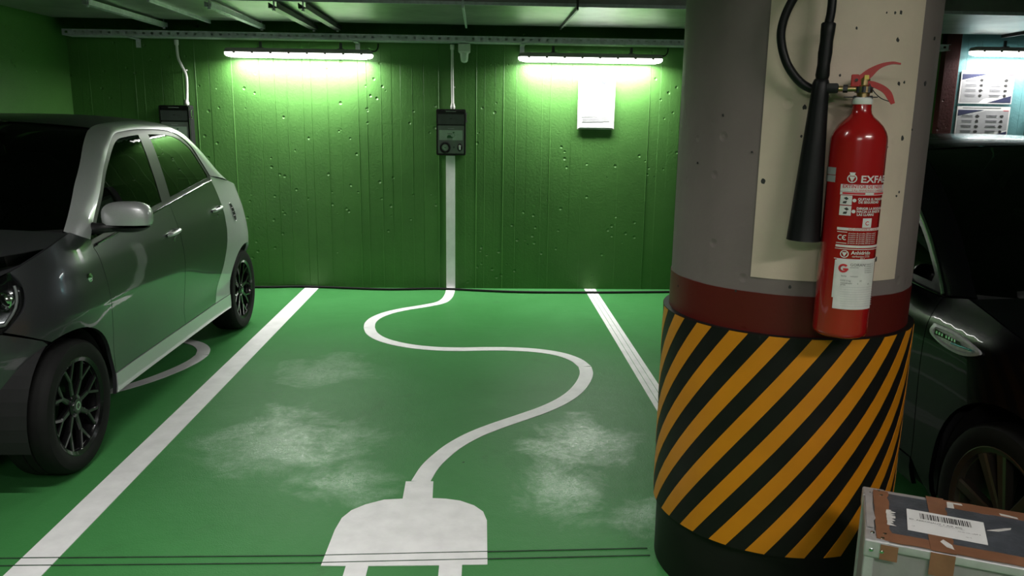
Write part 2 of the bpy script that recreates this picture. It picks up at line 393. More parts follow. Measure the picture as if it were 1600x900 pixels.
# ------------------------------------------------------------------ strip lamps
def strip_lamp(loc, label, glow='lamp_glow', hang=.056, watts=0., spread=None):
    L = 1.27
    t = thing('strip_lamp', label, 'lamp', loc, group=None)
    def section(prof, taper):
        rows = []
        for x, k in ((-L/2, taper), (-L/2+.012, .86), (-L/2+.035, 1.), (L/2-.035, 1.), (L/2-.012, .86), (L/2, taper)):
            rows.append([(x, y*k, z*k) for y, z in prof])
        g = G().grid(rows, closed=True); n = len(prof)
        g.f += [tuple(range(n)), tuple(range(5*n, 6*n))[::-1]]
        return g
    a = np.linspace(PI, 2*PI, 13)
    dif = [(.052*math.copysign(abs(math.cos(q))**.6, math.cos(q)), -.004-.032*abs(math.sin(q))**.5) for q in a] + [(.052, .002), (-.052, .002)]
    section(dif, .55).build('diffuser', glow + '_cover', t, smooth=50)
    G().box((0, 0, -.0370), (L-.11, .074, .003), .001).build('lens_panel', glow, t)      # LEDs shine straight down
    hou = [(-.055, .002), (.055, .002), (.055, .016), (.040, .038), (-.040, .038), (-.055, .016)]
    section(hou, .6).build('housing', 'lamp_housing', t, smooth=30)
    for k in range(8):
        x = -L/2+.09+k*(L-.18)/7
        G().box((x, -.0585, .004), (.022, .006, .024), .002).build('clip', 'lamp_housing', t)
        G().box((x, .0585, .004), (.022, .006, .024), .002).build('clip', 'lamp_housing', t)
    for x in (-.33, .36):
        g = G().box((x, 0, .042), (.05, .07, .008), .002).box((x, .0, .04+hang/2), (.022, .02, hang), .003)
        g.build('bracket', 'steel_dark', t)
    G().tube(smooth_path([(L/2-.03, 0, .03), (L/2+.02, 0, .03), (L/2+.045, 0, .055), (L/2+.05, 0, .04+hang)], 5), .006, 8).build('lead', 'rubber', t, smooth=60)
    if watts:      # the LED row behind the lens: a downward beam
        la = bpy.data.lights.new('led_beam', 'AREA'); la.shape = 'RECTANGLE'; la.size, la.size_y = L-.12, .07
        la.energy = watts; la.spread = spread or BEAM_SPREAD; la.color = (1., .985, .95)
        lo = bpy.data.objects.new('led_beam', la); COL.objects.link(lo); lo.parent = t; lo.location = (0, 0, -.0405)
    return t
strip_lamp((-1.593, 7.287, 2.101), 'lit strip lamp on the green wall nearest the grey car', watts=BEAM_W)
strip_lamp((.950, 7.287, 2.103), 'lit strip lamp on the green wall above the white notice', watts=BEAM_W)
strip_lamp((5.0, 7.287, 2.218), 'lit strip lamp on the cyan wall above the posters', 'lamp_glow_far', watts=BEAM_W*.36)
for x, y, wt, n in ((-.5, -1.6, 0, 'behind the camera'), (1.75, -.3, 0, 'nearest the round pillar'), (-1.0, 2.0, 21., 'added unseen over the empty bay to fill the floor')):  # all unseen; the one over the bay mouth is added as floor fill
    strip_lamp((x, y, 2.70), 'strip lamp on the aisle ceiling, ' + n, 'lamp_glow_low' if wt else 'lamp_glow_aisle', hang=.11, watts=wt, spread=math.radians(124))

# ------------------------------------------------------------------ cable tray with punched side
def punched_strip(g, x0, x1, y, z0, z1, pitch, hw, hh, nrm=-1):
    n = int((x1-x0)/pitch); zc = (z0+z1)/2
    for i in range(n):
        a = x0+i*pitch; b = a+pitch; c = (a+b)/2
        o = [(a, y, z0), (b, y, z0), (b, y, z1), (a, y, z1)]; h = [(c-hw, y, zc-hh), (c+hw, y, zc-hh), (c+hw, y, zc+hh), (c-hw, y, zc+hh)]
        g.add(o+h, [(0, 1, 5, 4), (1, 2, 6, 5), (2, 3, 7, 6), (3, 0, 4, 7)])
tr = thing('cable_tray', 'grey perforated steel cable tray running along the green wall', 'cable tray', (0, 7.24, 2.20))
g = G(); punched_strip(g, -3.55, 4.12, -.055, .016, .062, .0715, .011, .009); g.build('side_flange', 'galvanised', tr)
g = G(); punched_strip(g, -3.55, 4.12, .125, .016, .062, .0715, .011, .009); g.build('side_flange', 'galvanised', tr)
G().box((.285, .035, .0145), (7.67, .18, .003)).build('tray_base', 'galvanised', tr)
G().box((.285, -.051, .0625), (7.67, .010, .002)).build('rolled_edge', 'galvanised', tr)
for k in range(3):
    pts = [(x, -.02+k*.045+.008*math.sin(x*1.3+k), .022+.002*k) for x in np.linspace(-3.5, 4.0, 30)]
    G().tube(pts, .009, 6).build('laid_cable', 'rubber', tr, smooth=60)
for x in (-3.0, -1.1, .35, 2.1, 3.5):
    G().box((x, .06, .004), (.04, .19, .006)).box((x, .140, -.03), (.04, .006, .07)).build('wall_bracket', 'galvanised', tr)

# ------------------------------------------------------------------ ventilation duct along the ceiling
dc = thing('ventilation_duct', 'flat sheet-metal ventilation duct under the ceiling along the wall', 'duct', (0, 6.53, 2.35))
seams = [LX+.02, -2.30, -.14, .665, 1.95, 3.25, 4.55, 5.6, RX-.02]
for a, b in zip(seams[:-1], seams[1:]):
    # slightly sagging sheet between the joints
    rows = []
    for i in range(9):
        x = a+.004+(b-a-.008)*i/8
        rows.append([(x, y, .004*math.sin(PI*i/8)*math.sin(PI*j/6)*-1.2) for j, y in enumerate(np.linspace(-.62, .62, 7))] + [(x, .62, .30), (x, -.62, .30)])
    g = G().grid(rows, closed=True); g.build('duct_section', 'duct_sheet', dc, smooth=40)
for x in seams[1:-1]:
    G().box((x, 0, -.012), (.016, 1.26, .03), .002).box((x, -.635, .14), (.016, .03, .33), .002).build('joint_flange', 'steel_dark' if x > .3 else 'galvanised', dc)
G().box(((LX+RX)/2, -.632, .008), (RX-LX-.1, .018, .024), .002).build('corner_rail', 'galvanised', dc)
def strut(x, m, label, w=.042, y0=5.82, y1=7.22, z=2.312, slots=True):
    o = thing('strut_rail', label, 'strut rail', (x, y0, z))
    g = G(); n = 13; p = (y1-y0)/n
    for i in range(n):
        a = i*p; b = a+p; c = (a+b)/2; hw, hh = (.007, .014) if slots else (.0001, .0001)
        ov = [(-w/2, a, -.02), (w/2, a, -.02), (w/2, b, -.02), (-w/2, b, -.02)]; h = [(-hw, c-hh, -.02), (hw, c-hh, -.02), (hw, c+hh, -.02), (-hw, c+hh, -.02)]
        g.add(ov+h, [(1, 0, 4, 5), (2, 1, 5, 6), (3, 2, 6, 7), (0, 3, 7, 4)])
    g.build('slotted_face', m, o)
    G().box((-w/2-.001, (y1-y0)/2, -.002), (.003, y1-y0, .036)).build('side_web', m, o)
    G().box((w/2+.001, (y1-y0)/2, -.002), (.003, y1-y0, .036)).build('side_web', m, o)
    for y in (.03, y1-y0-.025):
        G().tube([(0, y, -.03), (0, y, CZ-z-.001)], .005, 8).lathe([(.011, -.034), (.011, -.022)], 6, Matrix.Translation((0, y, 0))).build('threaded_rod', 'galvanised', o)
strut(-2.70, 'galvanised', 'slotted steel rail under the duct, leftmost of the four')
strut(-1.88, 'galvanised', 'slotted steel rail under the duct above the first strip lamp')
strut(-1.44, 'steel_dark', 'dark steel rail under the duct, left one of the close pair', .055, slots=False)
strut(-1.24, 'steel_dark', 'dark steel rail under the duct, right one of the close pair', .05, slots=False)

# ------------------------------------------------------------------ wall chargers
def charger(loc, label):
    t = thing('wall_charger', label, 'charger', loc)
    # local: back at y=0 (wall), front toward -y; base at z=0
    W, Hh, Dp = .262, .405, .115
    def rr(w, h, r, cx=0, cz=0, n=6):
        p = []
        for sx, sz, a0 in ((1, 1, 0), (-1, 1, 90), (-1, -1, 180), (1, -1, 270)):
            for k in range(n+1):
                a = math.radians(a0+90*k/n); p.append((cx+sx*(w/2-r)+r*math.cos(a), cz+sz*(h/2-r)+r*math.sin(a)))
        return p
    fr = lambda y0: (lambda x, z, tt: (x, -tt, z))
    G().prism(rr(W, Hh, .012, 0, Hh/2), fr(0), 0, Dp-.02).build('back_box', 'black_plastic', t)
    fb = G()
    outer = rr(W-.004, Hh-.004, .014, 0, Hh/2); inner = rr(W-.03, Hh-.03, .01, 0, Hh/2); n = len(outer)
    fb.add([(x, -Dp+.02, z) for x, z in outer]+[(x, -Dp-.004, z) for x, z in outer]+[(x, -Dp-.004, z) for x, z in inner]+[(x, -Dp+.02, z) for x, z in inner],
           [(k*n+i, k*n+(i+1) % n, (k+1)*n+(i+1) % n, (k+1)*n+i) for k in range(3) for i in range(n)])
    fb.build('front_frame', 'gloss_black', t)
    lid = G().prism(rr(.232, .088, .004, 0, .317), fr(0), Dp-.03, Dp+.001).build('lid_panel', 'dark_panel', t)
    G().box((0, -Dp-.002, .385), (.09, .002, .006)).build('logo_strip', 'ink_grey', t)
    G().box((0, -Dp-.0015, .322), (.02, .002, .005)).build('lid_mark', 'ink_black', lid)
    pn = G().prism(rr(.236, .245, .010, 0, .139), fr(0), Dp-.03, Dp+.002).build('lower_panel', 'grey_panel', t)
    lb = G().prism(rr(.208, .088, .004, 0, .178), fr(0), Dp, Dp+.0035).build('info_label', 'label_grey', t)
    y = -Dp-.0042
    G().box((0, y, .237), (.055, .001, .008)).build('maker_mark', 'ink_grey', pn)
    ic = G()   # car with a plug, and two lines of print
    ic.prism([(-.035, .152), (.015, .152), (.015, .163), (.004, .166), (-.004, .178), (-.026, .178), (-.035, .166)], lambda x, z, tt: (x, y-tt, z), 0, .0006)
    ic.tube([(.015, y, .160), (.030, y, .163), (.034, y, .178), (.026, y, .186), (.022, y, .198)], .0014, 5)
    ic.prism([(.016, .196), (.032, .196), (.032, .206), (.016, .206)], lambda x, z, tt: (x, y-tt, z), 0, .0006)
    ic.build('car_plug_icon', 'icon_green', lb)
    for zz, w in ((.194, .044), (.187, .040), (.146, .05), (.139, .046)): G().box((-.010, y, zz), (w, .0006, .0026)).build('print_line', 'paper_ink', lb)
    rx = Matrix.Rotation(PI/2, 4, 'X')
    sk = G().lathe([(.050, 0), (.050, .018), (.046, .024), (.032, .024), (.030, .012)], 32, Matrix.Translation((-.052, -Dp, .068)) @ rx).build('socket_ring', 'gloss_black', t, smooth=40)
    G().lathe([(.030, 0), (.030, .013), (.026, .016), (0, .016)], 24, Matrix.Translation((-.052, -Dp, .068)) @ rx).build('socket_cap', 'label_grey', sk, smooth=40)
    G().box((-.052, -Dp-.017, .068), (.016, .001, .008)).build('cap_mark', 'paper_ink', sk)
    so = G().prism([(.078+.022*math.cos(a), .070+.034*math.sin(a)) for a in np.linspace(0, 2*PI, 24, endpoint=False)], fr(0), Dp-.002, Dp+.010).build('side_socket', 'gloss_black', t)
    G().box((.078, -Dp-.0105, .070), (.014, .004, .040), .003).build('socket_slot', 'label_grey', so)
    G().lathe([(.009, 0), (.009, .006), (0, .006)], 16, Matrix.Translation((.026, -Dp, .072)) @ rx).build('button', 'dark_panel', t, smooth=40)
    lk = G().box((W/2+.004, -.075, .33), (.008, .03, .075), .002).box((W/2+.008, -.075, .365), (.014, .02, .012), .003).box((W/2+.008, -.075, .30), (.014, .026, .02), .003)
    lk.build('hinge_latch', 'chrome', t)
    return t
charger((-.278, WY-.006, 1.243), 'black wall charger above the white wall stripe in the empty bay')
charger((-2.70, WY-.006, 1.243), 'black wall charger half hidden behind the roof of the grey car')
def conduit(path, label):
    t = thing('cable_conduit', label, 'conduit', path[0])
    P = [Vector(p)-Vector(path[0]) for p in path]
    sp = smooth_path([tuple(p) for p in P], 6)
    G().tube(sp, .0125, 10).build('pipe', 'white_plastic', t, smooth=60)
    e = P[-1]; b = P[0]
    G().lathe([(.016, -.002), (.021, .004), (.021, .022), (.017, .03), (.017, .045)], 14, Matrix.Translation(b)).build('gland', 'white_plastic', t, smooth=40)
    G().lathe([(.017, -.045), (.019, -.04), (.019, -.002)], 14, Matrix.Translation(e)).build('coupling', 'white_plastic', t, smooth=40)
    m = sp[len(sp)//2]
    G().box((m[0]+.014, m[1]+.012, m[2]), (.016, .03, .014), .003).build('clip', 'white_plastic', t)
conduit([(-.263, 7.325, 1.652), (-.265, 7.352, 1.75), (-.268, 7.36, 1.95), (-.268, 7.36, 2.205)], 'straight white conduit feeding the charger of the empty bay')
conduit([(-2.60, 7.325, 1.652), (-2.60, 7.35, 1.75), (-2.60, 7.36, 1.90), (-2.635, 7.36, 1.99), (-2.66, 7.36, 2.06), (-2.665, 7.36, 2.205)], 'bent white conduit feeding the charger behind the grey car')

# small dome lamp under the tray
t = thing('dome_lamp', 'small white dome lamp under the cable tray beside the conduit', 'lamp', (-.160, 7.30, 2.045))
G().lathe([(0, 0), (.022, .006), (.032, .02), (.036, .055), (.038, .085)], 20).build('dome', 'dome_clear', t, smooth=50)
G().box((0, 0, .125), (.105, .095, .075), .012, 3).build('base', 'white_plastic', t, smooth=40)
G().lathe([(.043, .080), (.043, .092)], 20).build('collar', 'white_plastic', t, smooth=40)

# ------------------------------------------------------------------ notices
t = thing('paper_notice', 'white paper notice in a sleeve below the right green-wall lamp', 'notice', (1.03, WY-.008, 1.487))
G().box((0, -.004, .22), (.335, .008, .44), .002).build('backing_board', 'white_plastic', t)
sh = G().box((0, -.0095, .223), (.325, .002, .425)).build('sheet', 'paper_white', t)
def fy(y): return lambda x, z, tt: (x, y-tt, z)
for w, x, z, h in ((.14, -.06, .118, .004), (.24, -.01, .108, .003), (.25, .0, .092, .003), (.245, .0, .080, .0035), (.25, 0, .072, .0035), (.2, -.03, .064, .003)):
    G().box((x, -.0112, z), (w, .0008, h)).build('text_line', 'ink_grey', sh)
G().box((0, -.0115, .018), (.30, .003, .006)).build('sleeve_edge', 'ink_grey', t)
G().box((-.11, -.0112, .415), (.09, .0008, .03)).build('letterhead', 'ink_blue', sh)
G().prism([(.02, .428), (.11, .428), (.065, .398)], fy(-.0105), 0, .0015).build('letterhead', 'ink_navy', sh)
G().tube([(-.05, -.0112, .425), (-.045, -.0112, .405), (-.01, -.0112, .402), (.005, -.0112, .412), (.06, -.0112, .40)], .0018, 5).build('letterhead', 'ink_grey', sh)

def poster(z0, label, seed):
    R = random.Random(seed)
    W, Hh = .50, .295
    t = thing('wall_poster', label, 'poster', (4.615, WY-.010, z0))
    G().box((0, -.003, Hh/2), (W, .006, Hh), .001).build('board', 'paper_white', t)
    G().prism([(-W/2+.01, Hh-.03), (W*.0, Hh-.03), (-W/2+.01, Hh-.085)], fy(-.006), 0, .001).build('corner_band', 'ink_navy', t)
    G().prism([(W/2-.01, .012), (W/2-.01, .075), (W*.05, .012)], fy(-.006), 0, .001).build('corner_band', 'ink_navy', t)
    G().prism([(-W/2+.012, .012), (-W*.12, .012), (W*.22, Hh*.5), (W*.05, Hh-.035), (-W/2+.012, Hh-.09)], fy(-.006), 0, .0006).build('pale_field', 'ink_grey', t)
    G().prism([(-W*.02, .05), (W/2-.012, .085), (W/2-.012, Hh-.035), (W*.02, Hh-.035)], fy(-.006), 0, .0004).build('pale_field', 'ink_grey', t)
    for c in range(2):
        for r in range(4):
            x, z = (-.055 if c == 0 else .175), Hh-.085-r*.046
            g = G().prism([(x+.018*math.cos(a)*R.uniform(.7, 1.2), z+.013*math.sin(a)*R.uniform(.7, 1.2)) for a in np.linspace(0, 2*PI, 9, endpoint=False)], fy(-.0068), 0, .001)
            g.build('picture', 'ink_black', t)
            for q in range(2):
                G().box((x-.095, -.0072, z+.006-q*.013), (.11-.02*R.random(), .0008, .0035)).build('text_line', 'paper_ink', t)
    G().box((-.02, -.0065, Hh-.012), (.36, .0008, .005)).build('heading', 'paper_ink', t)
    G().box((W/2-.04, -.0065, Hh-.035), (.05, .0008, .006)).build('heading', 'sticker_red', t)
poster(1.765, 'white poster with navy corners on the cyan wall, upper of two', 1)
poster(1.445, 'white poster with navy corners on the cyan wall, lower of two', 2)
charger((5.16, WY-.006, 1.24), 'black wall charger on the cyan wall at the right picture edge')

# ------------------------------------------------------------------ round pillar
PX, PY, PR = 1.041, 2.65, .386
pil = thing('pillar', 'round concrete pillar with cream panel, red band and striped guard', 'pillar', (PX, PY, 0))
def pa(deg, r, z): a = math.radians(deg); return (r*math.sin(a), -r*math.cos(a), z)
def patch(a0, a1, z0, z1, r, th=.001, na=40, nz=1):
    A = np.linspace(a0, a1, na+1); Z = np.linspace(z0, z1, nz+1); full = abs(a1-a0-360) < 1e-6
    g = G().grid([[pa(a, r, z) for a in A] for z in Z])
    if not full:
        for a in (a0, a1): g.add([pa(a, r, z0), pa(a, r, z1), pa(a, r-th, z1), pa(a, r-th, z0)], [(0, 1, 2, 3)])
    for z in (z0, z1): g.grid([[pa(a, r, z) for a in A], [pa(a, r-th, z) for a in A]])
    return g
# shaft with the faint facets of its shuttering
A = np.linspace(0, 360, 97)
g = G()
fac = [PR-.0025*(1 if (i//4) % 2 else 0) for i in range(97)]
g.grid([[pa(a, fac[i % 96], z) for i, a in enumerate(A)] for z in (0, 1.06, CZ)])
g.build('shaft', 'pillar_grey', pil, smooth=25)
patch(-36.5, 31.5, 1.115, CZ-.002, PR+.0015, .004, 40).build('cream_panel', 'pillar_cream', pil, smooth=40)
patch(0, 360, .90, 1.068, PR+.001, .003, 96).build('red_band', 'pillar_red', pil, smooth=40)
# nail holes and chips in the concrete
for k, (a, z, r) in enumerate([(14.1, 1.871, 0.0038), (17.0, 1.872, 0.0058), (16.8, 1.8, 0.0058), (10.1, 1.87, 0.0029), (20.1, 1.682, 0.0058), (23.0, 1.686, 0.0038), (25.7, 1.531, 0.0067), (17.6, 1.506, 0.0029), (-15.9, 1.702, 0.0058), (-7.0, 1.701, 0.0038), (-19.8, 1.613, 0.0067), (-20.1, 1.533, 0.0038), (-34.1, 1.402, 0.0077), (17.6, 1.181, 0.0077), (27.6, 1.376, 0.0038), (26.1, 1.365, 0.0038), (-2.2, 1.827, 0.0038), (-20.9, 1.347, 0.0029), (-55.6, 1.59, 0.0038), (-70.3, 1.442, 0.0029), (-40.1, 1.484, 0.0029), (-42.7, 1.064, 0.0038), (38.8, 1.688, 0.0058), (31.8, 1.555, 0.0038), (43.6, 1.815, 0.0038), (-82.0, 1.031, 0.0029), (-19.4, 1.095, 0.0048)]):
    rr = random.Random(k); q = [(a+math.degrees(r/PR)*math.cos(t)*rr.uniform(.6, 1.1), z+r*math.sin(t)*rr.uniform(.7, 1.5)) for t in np.linspace(0, 2*PI, 9)[:-1]]
    G().add([pa(u, PR+.0022, w) for u, w in q]+[pa(u, PR-.001, w) for u, w in q], [tuple(range(8))]+[(i, 8+i, 8+(i+1) % 8, (i+1) % 8) for i in range(8)]).build('chipped_hole', 'ink_black', pil)
RS = PR+.020
patch(0, 360, .232, .945, RS, .019, 96).build('guard_sleeve', 'sleeve_black', pil, smooth=40)
patch(0, 360, .001, .232, PR+.006, .006, 96).build('base_skirt', 'sleeve_black', pil, smooth=40)
D_TWIST, PITCHA, WID = 71.5, 17.14, 8.3
for k in range(21):
    top = -4.6 + PITCHA*k
    rows = []
    for i in range(13):
        f = i/12; z = .9435-.709*f; c = top-D_TWIST*f
        rows.append([pa(c+WID*(w-.5), RS+.0012, z) for w in (0, .33, .67, 1)])
    g = G().grid(rows)
    for j in (0, 3): g.grid([[r[j] for r in rows], [pa(top-D_TWIST*i/12+WID*((0, .33, .67, 1)[j]-.5), RS-.001, .9435-.709*i/12) for i in range(13)]])
    g.build('yellow_stripe', 'sleeve_yellow', pil, smooth=50)
# ------------------------------------------------------------------ fire extinguisher hanging on the pillar
EX, EY, EZ, ER = 1.021, 2.171, .985, .073
RZE = -math.atan2(EX, EY)
ext = thing('fire_extinguisher', 'red fire extinguisher with black horn hanging on the round pillar', 'fire extinguisher', (EX, EY, EZ), RZE)
G().lathe([(0, .002), (.060, .0), (.070, .005), (ER, .016), (ER, .540), (.0715, .552), (.067, .565), (.058, .580), (.046, .593), (.034, .603), (.027, .612), (.0245, .622), (.0235, .650)], 56).build('cylinder', 'ext_red', ext, smooth=50)
G().lathe([(.0245, .636), (.0255, .640), (.0255, .650), (.022, .654)], 28).build('neck_ring', 'ext_ring', ext, smooth=40)
G().lathe([(.016, .652), (.016, .664), (.021, .667), (.021, .682), (.014, .686), (.014, .702), (.010, .706)], 24).build('valve_body', 'brass', ext, smooth=35)
G().lathe([(.0225, .6665), (.0225, .6825)], 8).build('valve_nut', 'steel_dark', ext)
G().box((-.006, 0, .655), (.085, .03, .002), .0005).build('carry_plate', 'steel_dark', ext)
def yplate(outline, name, m, w=.020):
    n = len(outline)//2
    g = G(); top, bot = outline[:n], outline[n:][::-1]
    for sy in (-1, 1): pass
    rows = []
    for i in range(n):
        (x1, z1), (x2, z2) = top[i], bot[i]
        rows.append([(x1, -w/2, z1), (x1, w/2, z1), (x2, w/2, z2), (x2, -w/2, z2)])
    g.grid(rows, closed=True); g.f += [(0, 1, 2, 3), tuple(4*(n-1)+k for k in range(4))[::-1]]
    return g.build(name, m, ext, smooth=35)
up = smooth_path([(-.030, .700), (-.014, .712), (.006, .728), (.034, .741), (.062, .746), (.083, .742)], 4)
lo = smooth_path([(-.030, .686), (-.012, .692), (.012, .703), (.034, .728), (.060, .739), (.083, .738)], 4)
yplate([tuple(p) for p in up] + [tuple(p) for p in lo][::-1], 'squeeze_lever', 'ext_lever', .018)
up = smooth_path([(-.020, .694), (.014, .697), (.040, .689), (.058, .678), (.070, .664), (.079, .640)], 4)
lo = smooth_path([(-.020, .682), (.012, .683), (.036, .674), (.050, .664), (.060, .650), (.070, .636)], 4)
yplate([tuple(p) for p in up] + [tuple(p) for p in lo][::-1], 'carry_handle', 'ext_lever', .022)
G().box((-.024, 0, .698), (.020, .026, .032), .003).build('lever_bracket', 'ext_lever', ext)
G().tube([(-.02, -.017, .699), (-.02, .017, .699)], .004, 10).build('pivot_pin', 'chrome', ext, smooth=40)
G().box((.004, -.012, .706), (.012, .004, .012), .002).build('safety_seal', 'seal_yellow', ext)
G().tube(smooth_path([(.012, -.013, .690), (.026, -.014, .668), (.044, -.014, .652), (.064, -.012, .644)], 6), .0012, 6).build('pin_wire', 'steel_dark', ext, smooth=60)
G().tube([(-.014, 0, .677), (-.040, -.002, .677), (-.075, -.004, .677)], .0075, 12).build('outlet_pipe', 'brass', ext, smooth=50)
G().lathe([(.0105, -.006), (.0105, .006)], 6, Matrix.Translation((-.046, -.002, .677)) @ Matrix.Rotation(PI/2, 4, 'Y')).build('outlet_nut', 'steel_dark', ext)
HX, HY = -.108, -.012
hp = [(HX-.004+t*.002, HY, z) for t, z in ((0, 0), (0, 0))]
hz = [(.262, .0465), (.266, .0455), (.36, .040), (.46, .0345), (.56, .0290), (.63, .0250), (.66, .0235), (.690, .0225), (.700, .0190), (.703, .016)]
G().tube([(HX-.010+(z-.26)*.022, HY, z) for z, r in hz], [r for z, r in hz], 32).build('horn', 'horn_black', ext, smooth=40)
gz = [(.700, .0155), (.712, .0185), (.74, .0165), (.77, .0185), (.80, .0170), (.825, .0185), (.845, .0190), (.848, .0165)]
G().tube([(HX+.001+(z-.70)*.03, HY, z) for z, r in gz], [r for z, r in gz], 20).build('horn_grip', 'horn_black', ext, smooth=45)
G().box((HX+.012, HY+.004, .678), (.066, .040, .026), .006).build('horn_clip', 'horn_black', ext, smooth=40)
hose = smooth_path([(-.105, .004, .674), (-.135, .002, .678), (-.168, .0, .700), (-.200, -.004, .742), (-.219, -.006, .795), (-.222, -.008, .840), (-.208, -.008, .892), (-.180, -.008, .940), (-.146, -.010, .972), (-.116, -.012, .965), (-.101, -.012, .925), (-.099, -.012, .880), (-.103, HY, .842)], 7)
G().tube(hose, .0118, 14).build('hose', 'horn_black', ext, smooth=60)
G().tube([(-.098, .003, .674), (-.125, .002, .676)], .0155, 12).build('hose_ferrule', 'black_plastic', ext, smooth=40)
# hook that carries it on the pillar
g = G().box((0, .088, .632), (.05, .006, .06), .002).box((0, .055, .638), (.018, .064, .006), .002)
g.build('wall_hook', 'steel_dark', ext)
PXM = .001866
def axx(y): return 1311.1+(520.5-y)*.1016
def lab(x, y, e=.0006):
    """print placed on the curved cylinder: photo column/row to arc and height"""
    u = (x-axx(y))*PXM; a = math.asin(u/ER) if abs(u) < ER*.93 else math.copysign(math.asin(.93)+(abs(u)-ER*.93)/ER*1.6, u)
    return a, (520.5-y)*.00178
def on_cyl(a, z, e): return ((ER+e)*math.sin(a), -(ER+e)*math.cos(a), z)
def sticker(x0, y0, x1, y1, name, m, e=.0006, parent=ext, skew=0.):
    a0, z1 = lab(x0, y0); a1, _ = lab(x1, y0); z0 = lab(x0, y1)[1]; n = max(2, int(abs(a1-a0)/.08))
    rows = [[on_cyl(a0+(a1-a0)*i/n, z, e) for i in range(n+1)] for z in (z0, z1)]
    g = G().grid(rows); g.grid([rows[1], [on_cyl(a0+(a1-a0)*i/n, z1, 0) for i in range(n+1)]]); g.grid([[on_cyl(a0+(a1-a0)*i/n, z0, 0) for i in range(n+1)], rows[0]])
    return g.build(name, m, parent, smooth=40)
def print_on(body, x, y, hpx, m, e=.0012, name='lettering', bold=.0, sx=1., parent=ext):
    vs, fs = text2d(body, hpx*.00178*1.38, bold*.001)
    a0, z0 = lab(x, y)
    return G().add([on_cyl(a0+vx*sx/ER, z0+vy, e) for vx, vy in vs], fs).build(name, m, parent)
def mark_on(poly, x, y, m, name, e=.0012, parent=ext):
    a0, z0 = lab(x, y)
    n = len(poly)
    return G().add([on_cyl(a0+px*PXM/ER, z0-py*.00178, e) for px, py in poly], [tuple(range(n))]).build(name, m, parent)
def ringmark(x, y, r0, r1, m, name='emblem', a0=0, a1=360, e=.0012, parent=ext):
    A = [math.radians(a0+(a1-a0)*i/20) for i in range(21)]; c0, z0 = lab(x, y)
    return G().grid([[on_cyl(c0+r*math.cos(a)*PXM/ER, z0+r*math.sin(a)*.00178, e) for a in A] for r in (r0, r1)]).build(name, m, parent)
sticker(1293, 257, 1312, 268, 'silver_sticker', 'sticker_silver'); sticker(1292, 269, 1311, 279, 'silver_sticker', 'sticker_silver')
# maker's emblem and name
ringmark(1333, 272, 5.2, 6.6, 'ext_white'); mark_on([(-4, -3), (4, -3), (2, 1), (0, 5), (-2, 1)], 1333, 272, 'ext_white', 'emblem'); mark_on([(-4, -9), (4, -9), (2, -4), (-2, -4)], 1333, 272, 'ext_white', 'emblem')
print_on('EXFAEX', 1343.5, 277.5, 10.5, 'ext_white', bold=.55, sx=1.15)
b = sticker(1318, 281, 1392, 291.5, 'title_band', 'ext_white'); print_on('EXTINTOR DE NIEVE', 1320, 286.2, 5.0, 'sticker_red', bold=.2, parent=b); print_on('5 Kg. ANHIDRIDO CARBONICO', 1332, 290.8, 3.0, 'sticker_red', parent=b)
b = sticker(1317, 292, 1392, 296.5, 'title_band', 'ext_white'); sticker(1320, 292.8, 1350, 295.6, 'band_inset', 'sticker_red', .0010, b); sticker(1361, 292.8, 1392, 295.6, 'band_inset', 'sticker_red', .0010, b)
for y0, y1 in ((297.5, 311.5), (313, 327.5)):
    b = sticker(1317.5-(y0-297)*.09, y0, 1333-(y0-297)*.09, y1, 'pictogram', 'ext_white')
    mark_on([(-4, -2), (0, -4), (3, -1), (0, 1)], 1325, (y0+y1)/2-1, 'ink_black', 'pictogram_figure', parent=b); mark_on([(-3, 2), (2, 1), (1, 5), (-4, 5)], 1324, (y0+y1)/2, 'ink_black', 'pictogram_figure', parent=b)
for y, x in ((304.5, 1335.5), (321, 1334)): ringmark(x, y, 0.05, 2.6, 'ext_white', 'number_dot')
for i, (tx, y, x) in enumerate((('QUITAR EL PASADOR', 304, 1340), ('DE SEGURIDAD', 308.5, 1340.5), ('DIRIGIR LA BOQUILLA', 318, 1338), ('HACIA LA BASE DE', 322.5, 1338), ('LAS LLAMAS', 327, 1338))):
    print_on(tx, x, y, 3.6, 'ext_white', bold=.25, name='instruction_line')
b = sticker(1346.5, 331, 1358, 345, 'pictogram', 'ext_white'); ringmark(1352, 338.5, 2, 3.2, 'sticker_red', 'pictogram_figure', 40, 330, parent=b)
b = sticker(1312, 346, 1392, 350, 'title_band', 'ext_white'); print_on('NO EXPONER AL CALOR', 1327, 349.4, 3.2, 'sticker_red', parent=b)
sticker(1312, 352.3, 1325.5, 353.2, 'ce_frame', 'ext_white'); sticker(1310, 369.2, 1324, 370.1, 'ce_frame', 'ext_white')
ringmark(1316, 361, 2.6, 3.9, 'ext_white', 'ce_mark', 60, 300); ringmark(1322, 361, 2.6, 3.9, 'ext_white', 'ce_mark', 60, 300); sticker(1318.6, 360.6, 1322, 361.5, 'ce_mark', 'ext_white')
for i, y in enumerate((354, 357, 360, 363, 366, 369)): print_on('presion de prueba 250 bar serie %d' % (3+i), 1327-i*.3, y+1, 2.4, 'ext_white', name='small_print')
sticker(1309.5, 372.5, 1392, 376, 'title_band', 'ext_white')
for y in (378, 393.5): sticker(1308.5-(y-378)*.1, y, 1392, y+.9, 'rule', 'ext_white')
ringmark(1321, 386, 4.6, 5.8, 'ext_white'); mark_on([(-3.5, -2.5), (3.5, -2.5), (0, 4)], 1321, 386, 'ext_white', 'emblem')
print_on('Anhidrido', 1330, 386, 5.4, 'ext_white', bold=.3); print_on('carbonico CO2', 1331, 390.5, 3.2, 'ext_white'); print_on('EN-3', 1342, 393.2, 2.4, 'ext_white')
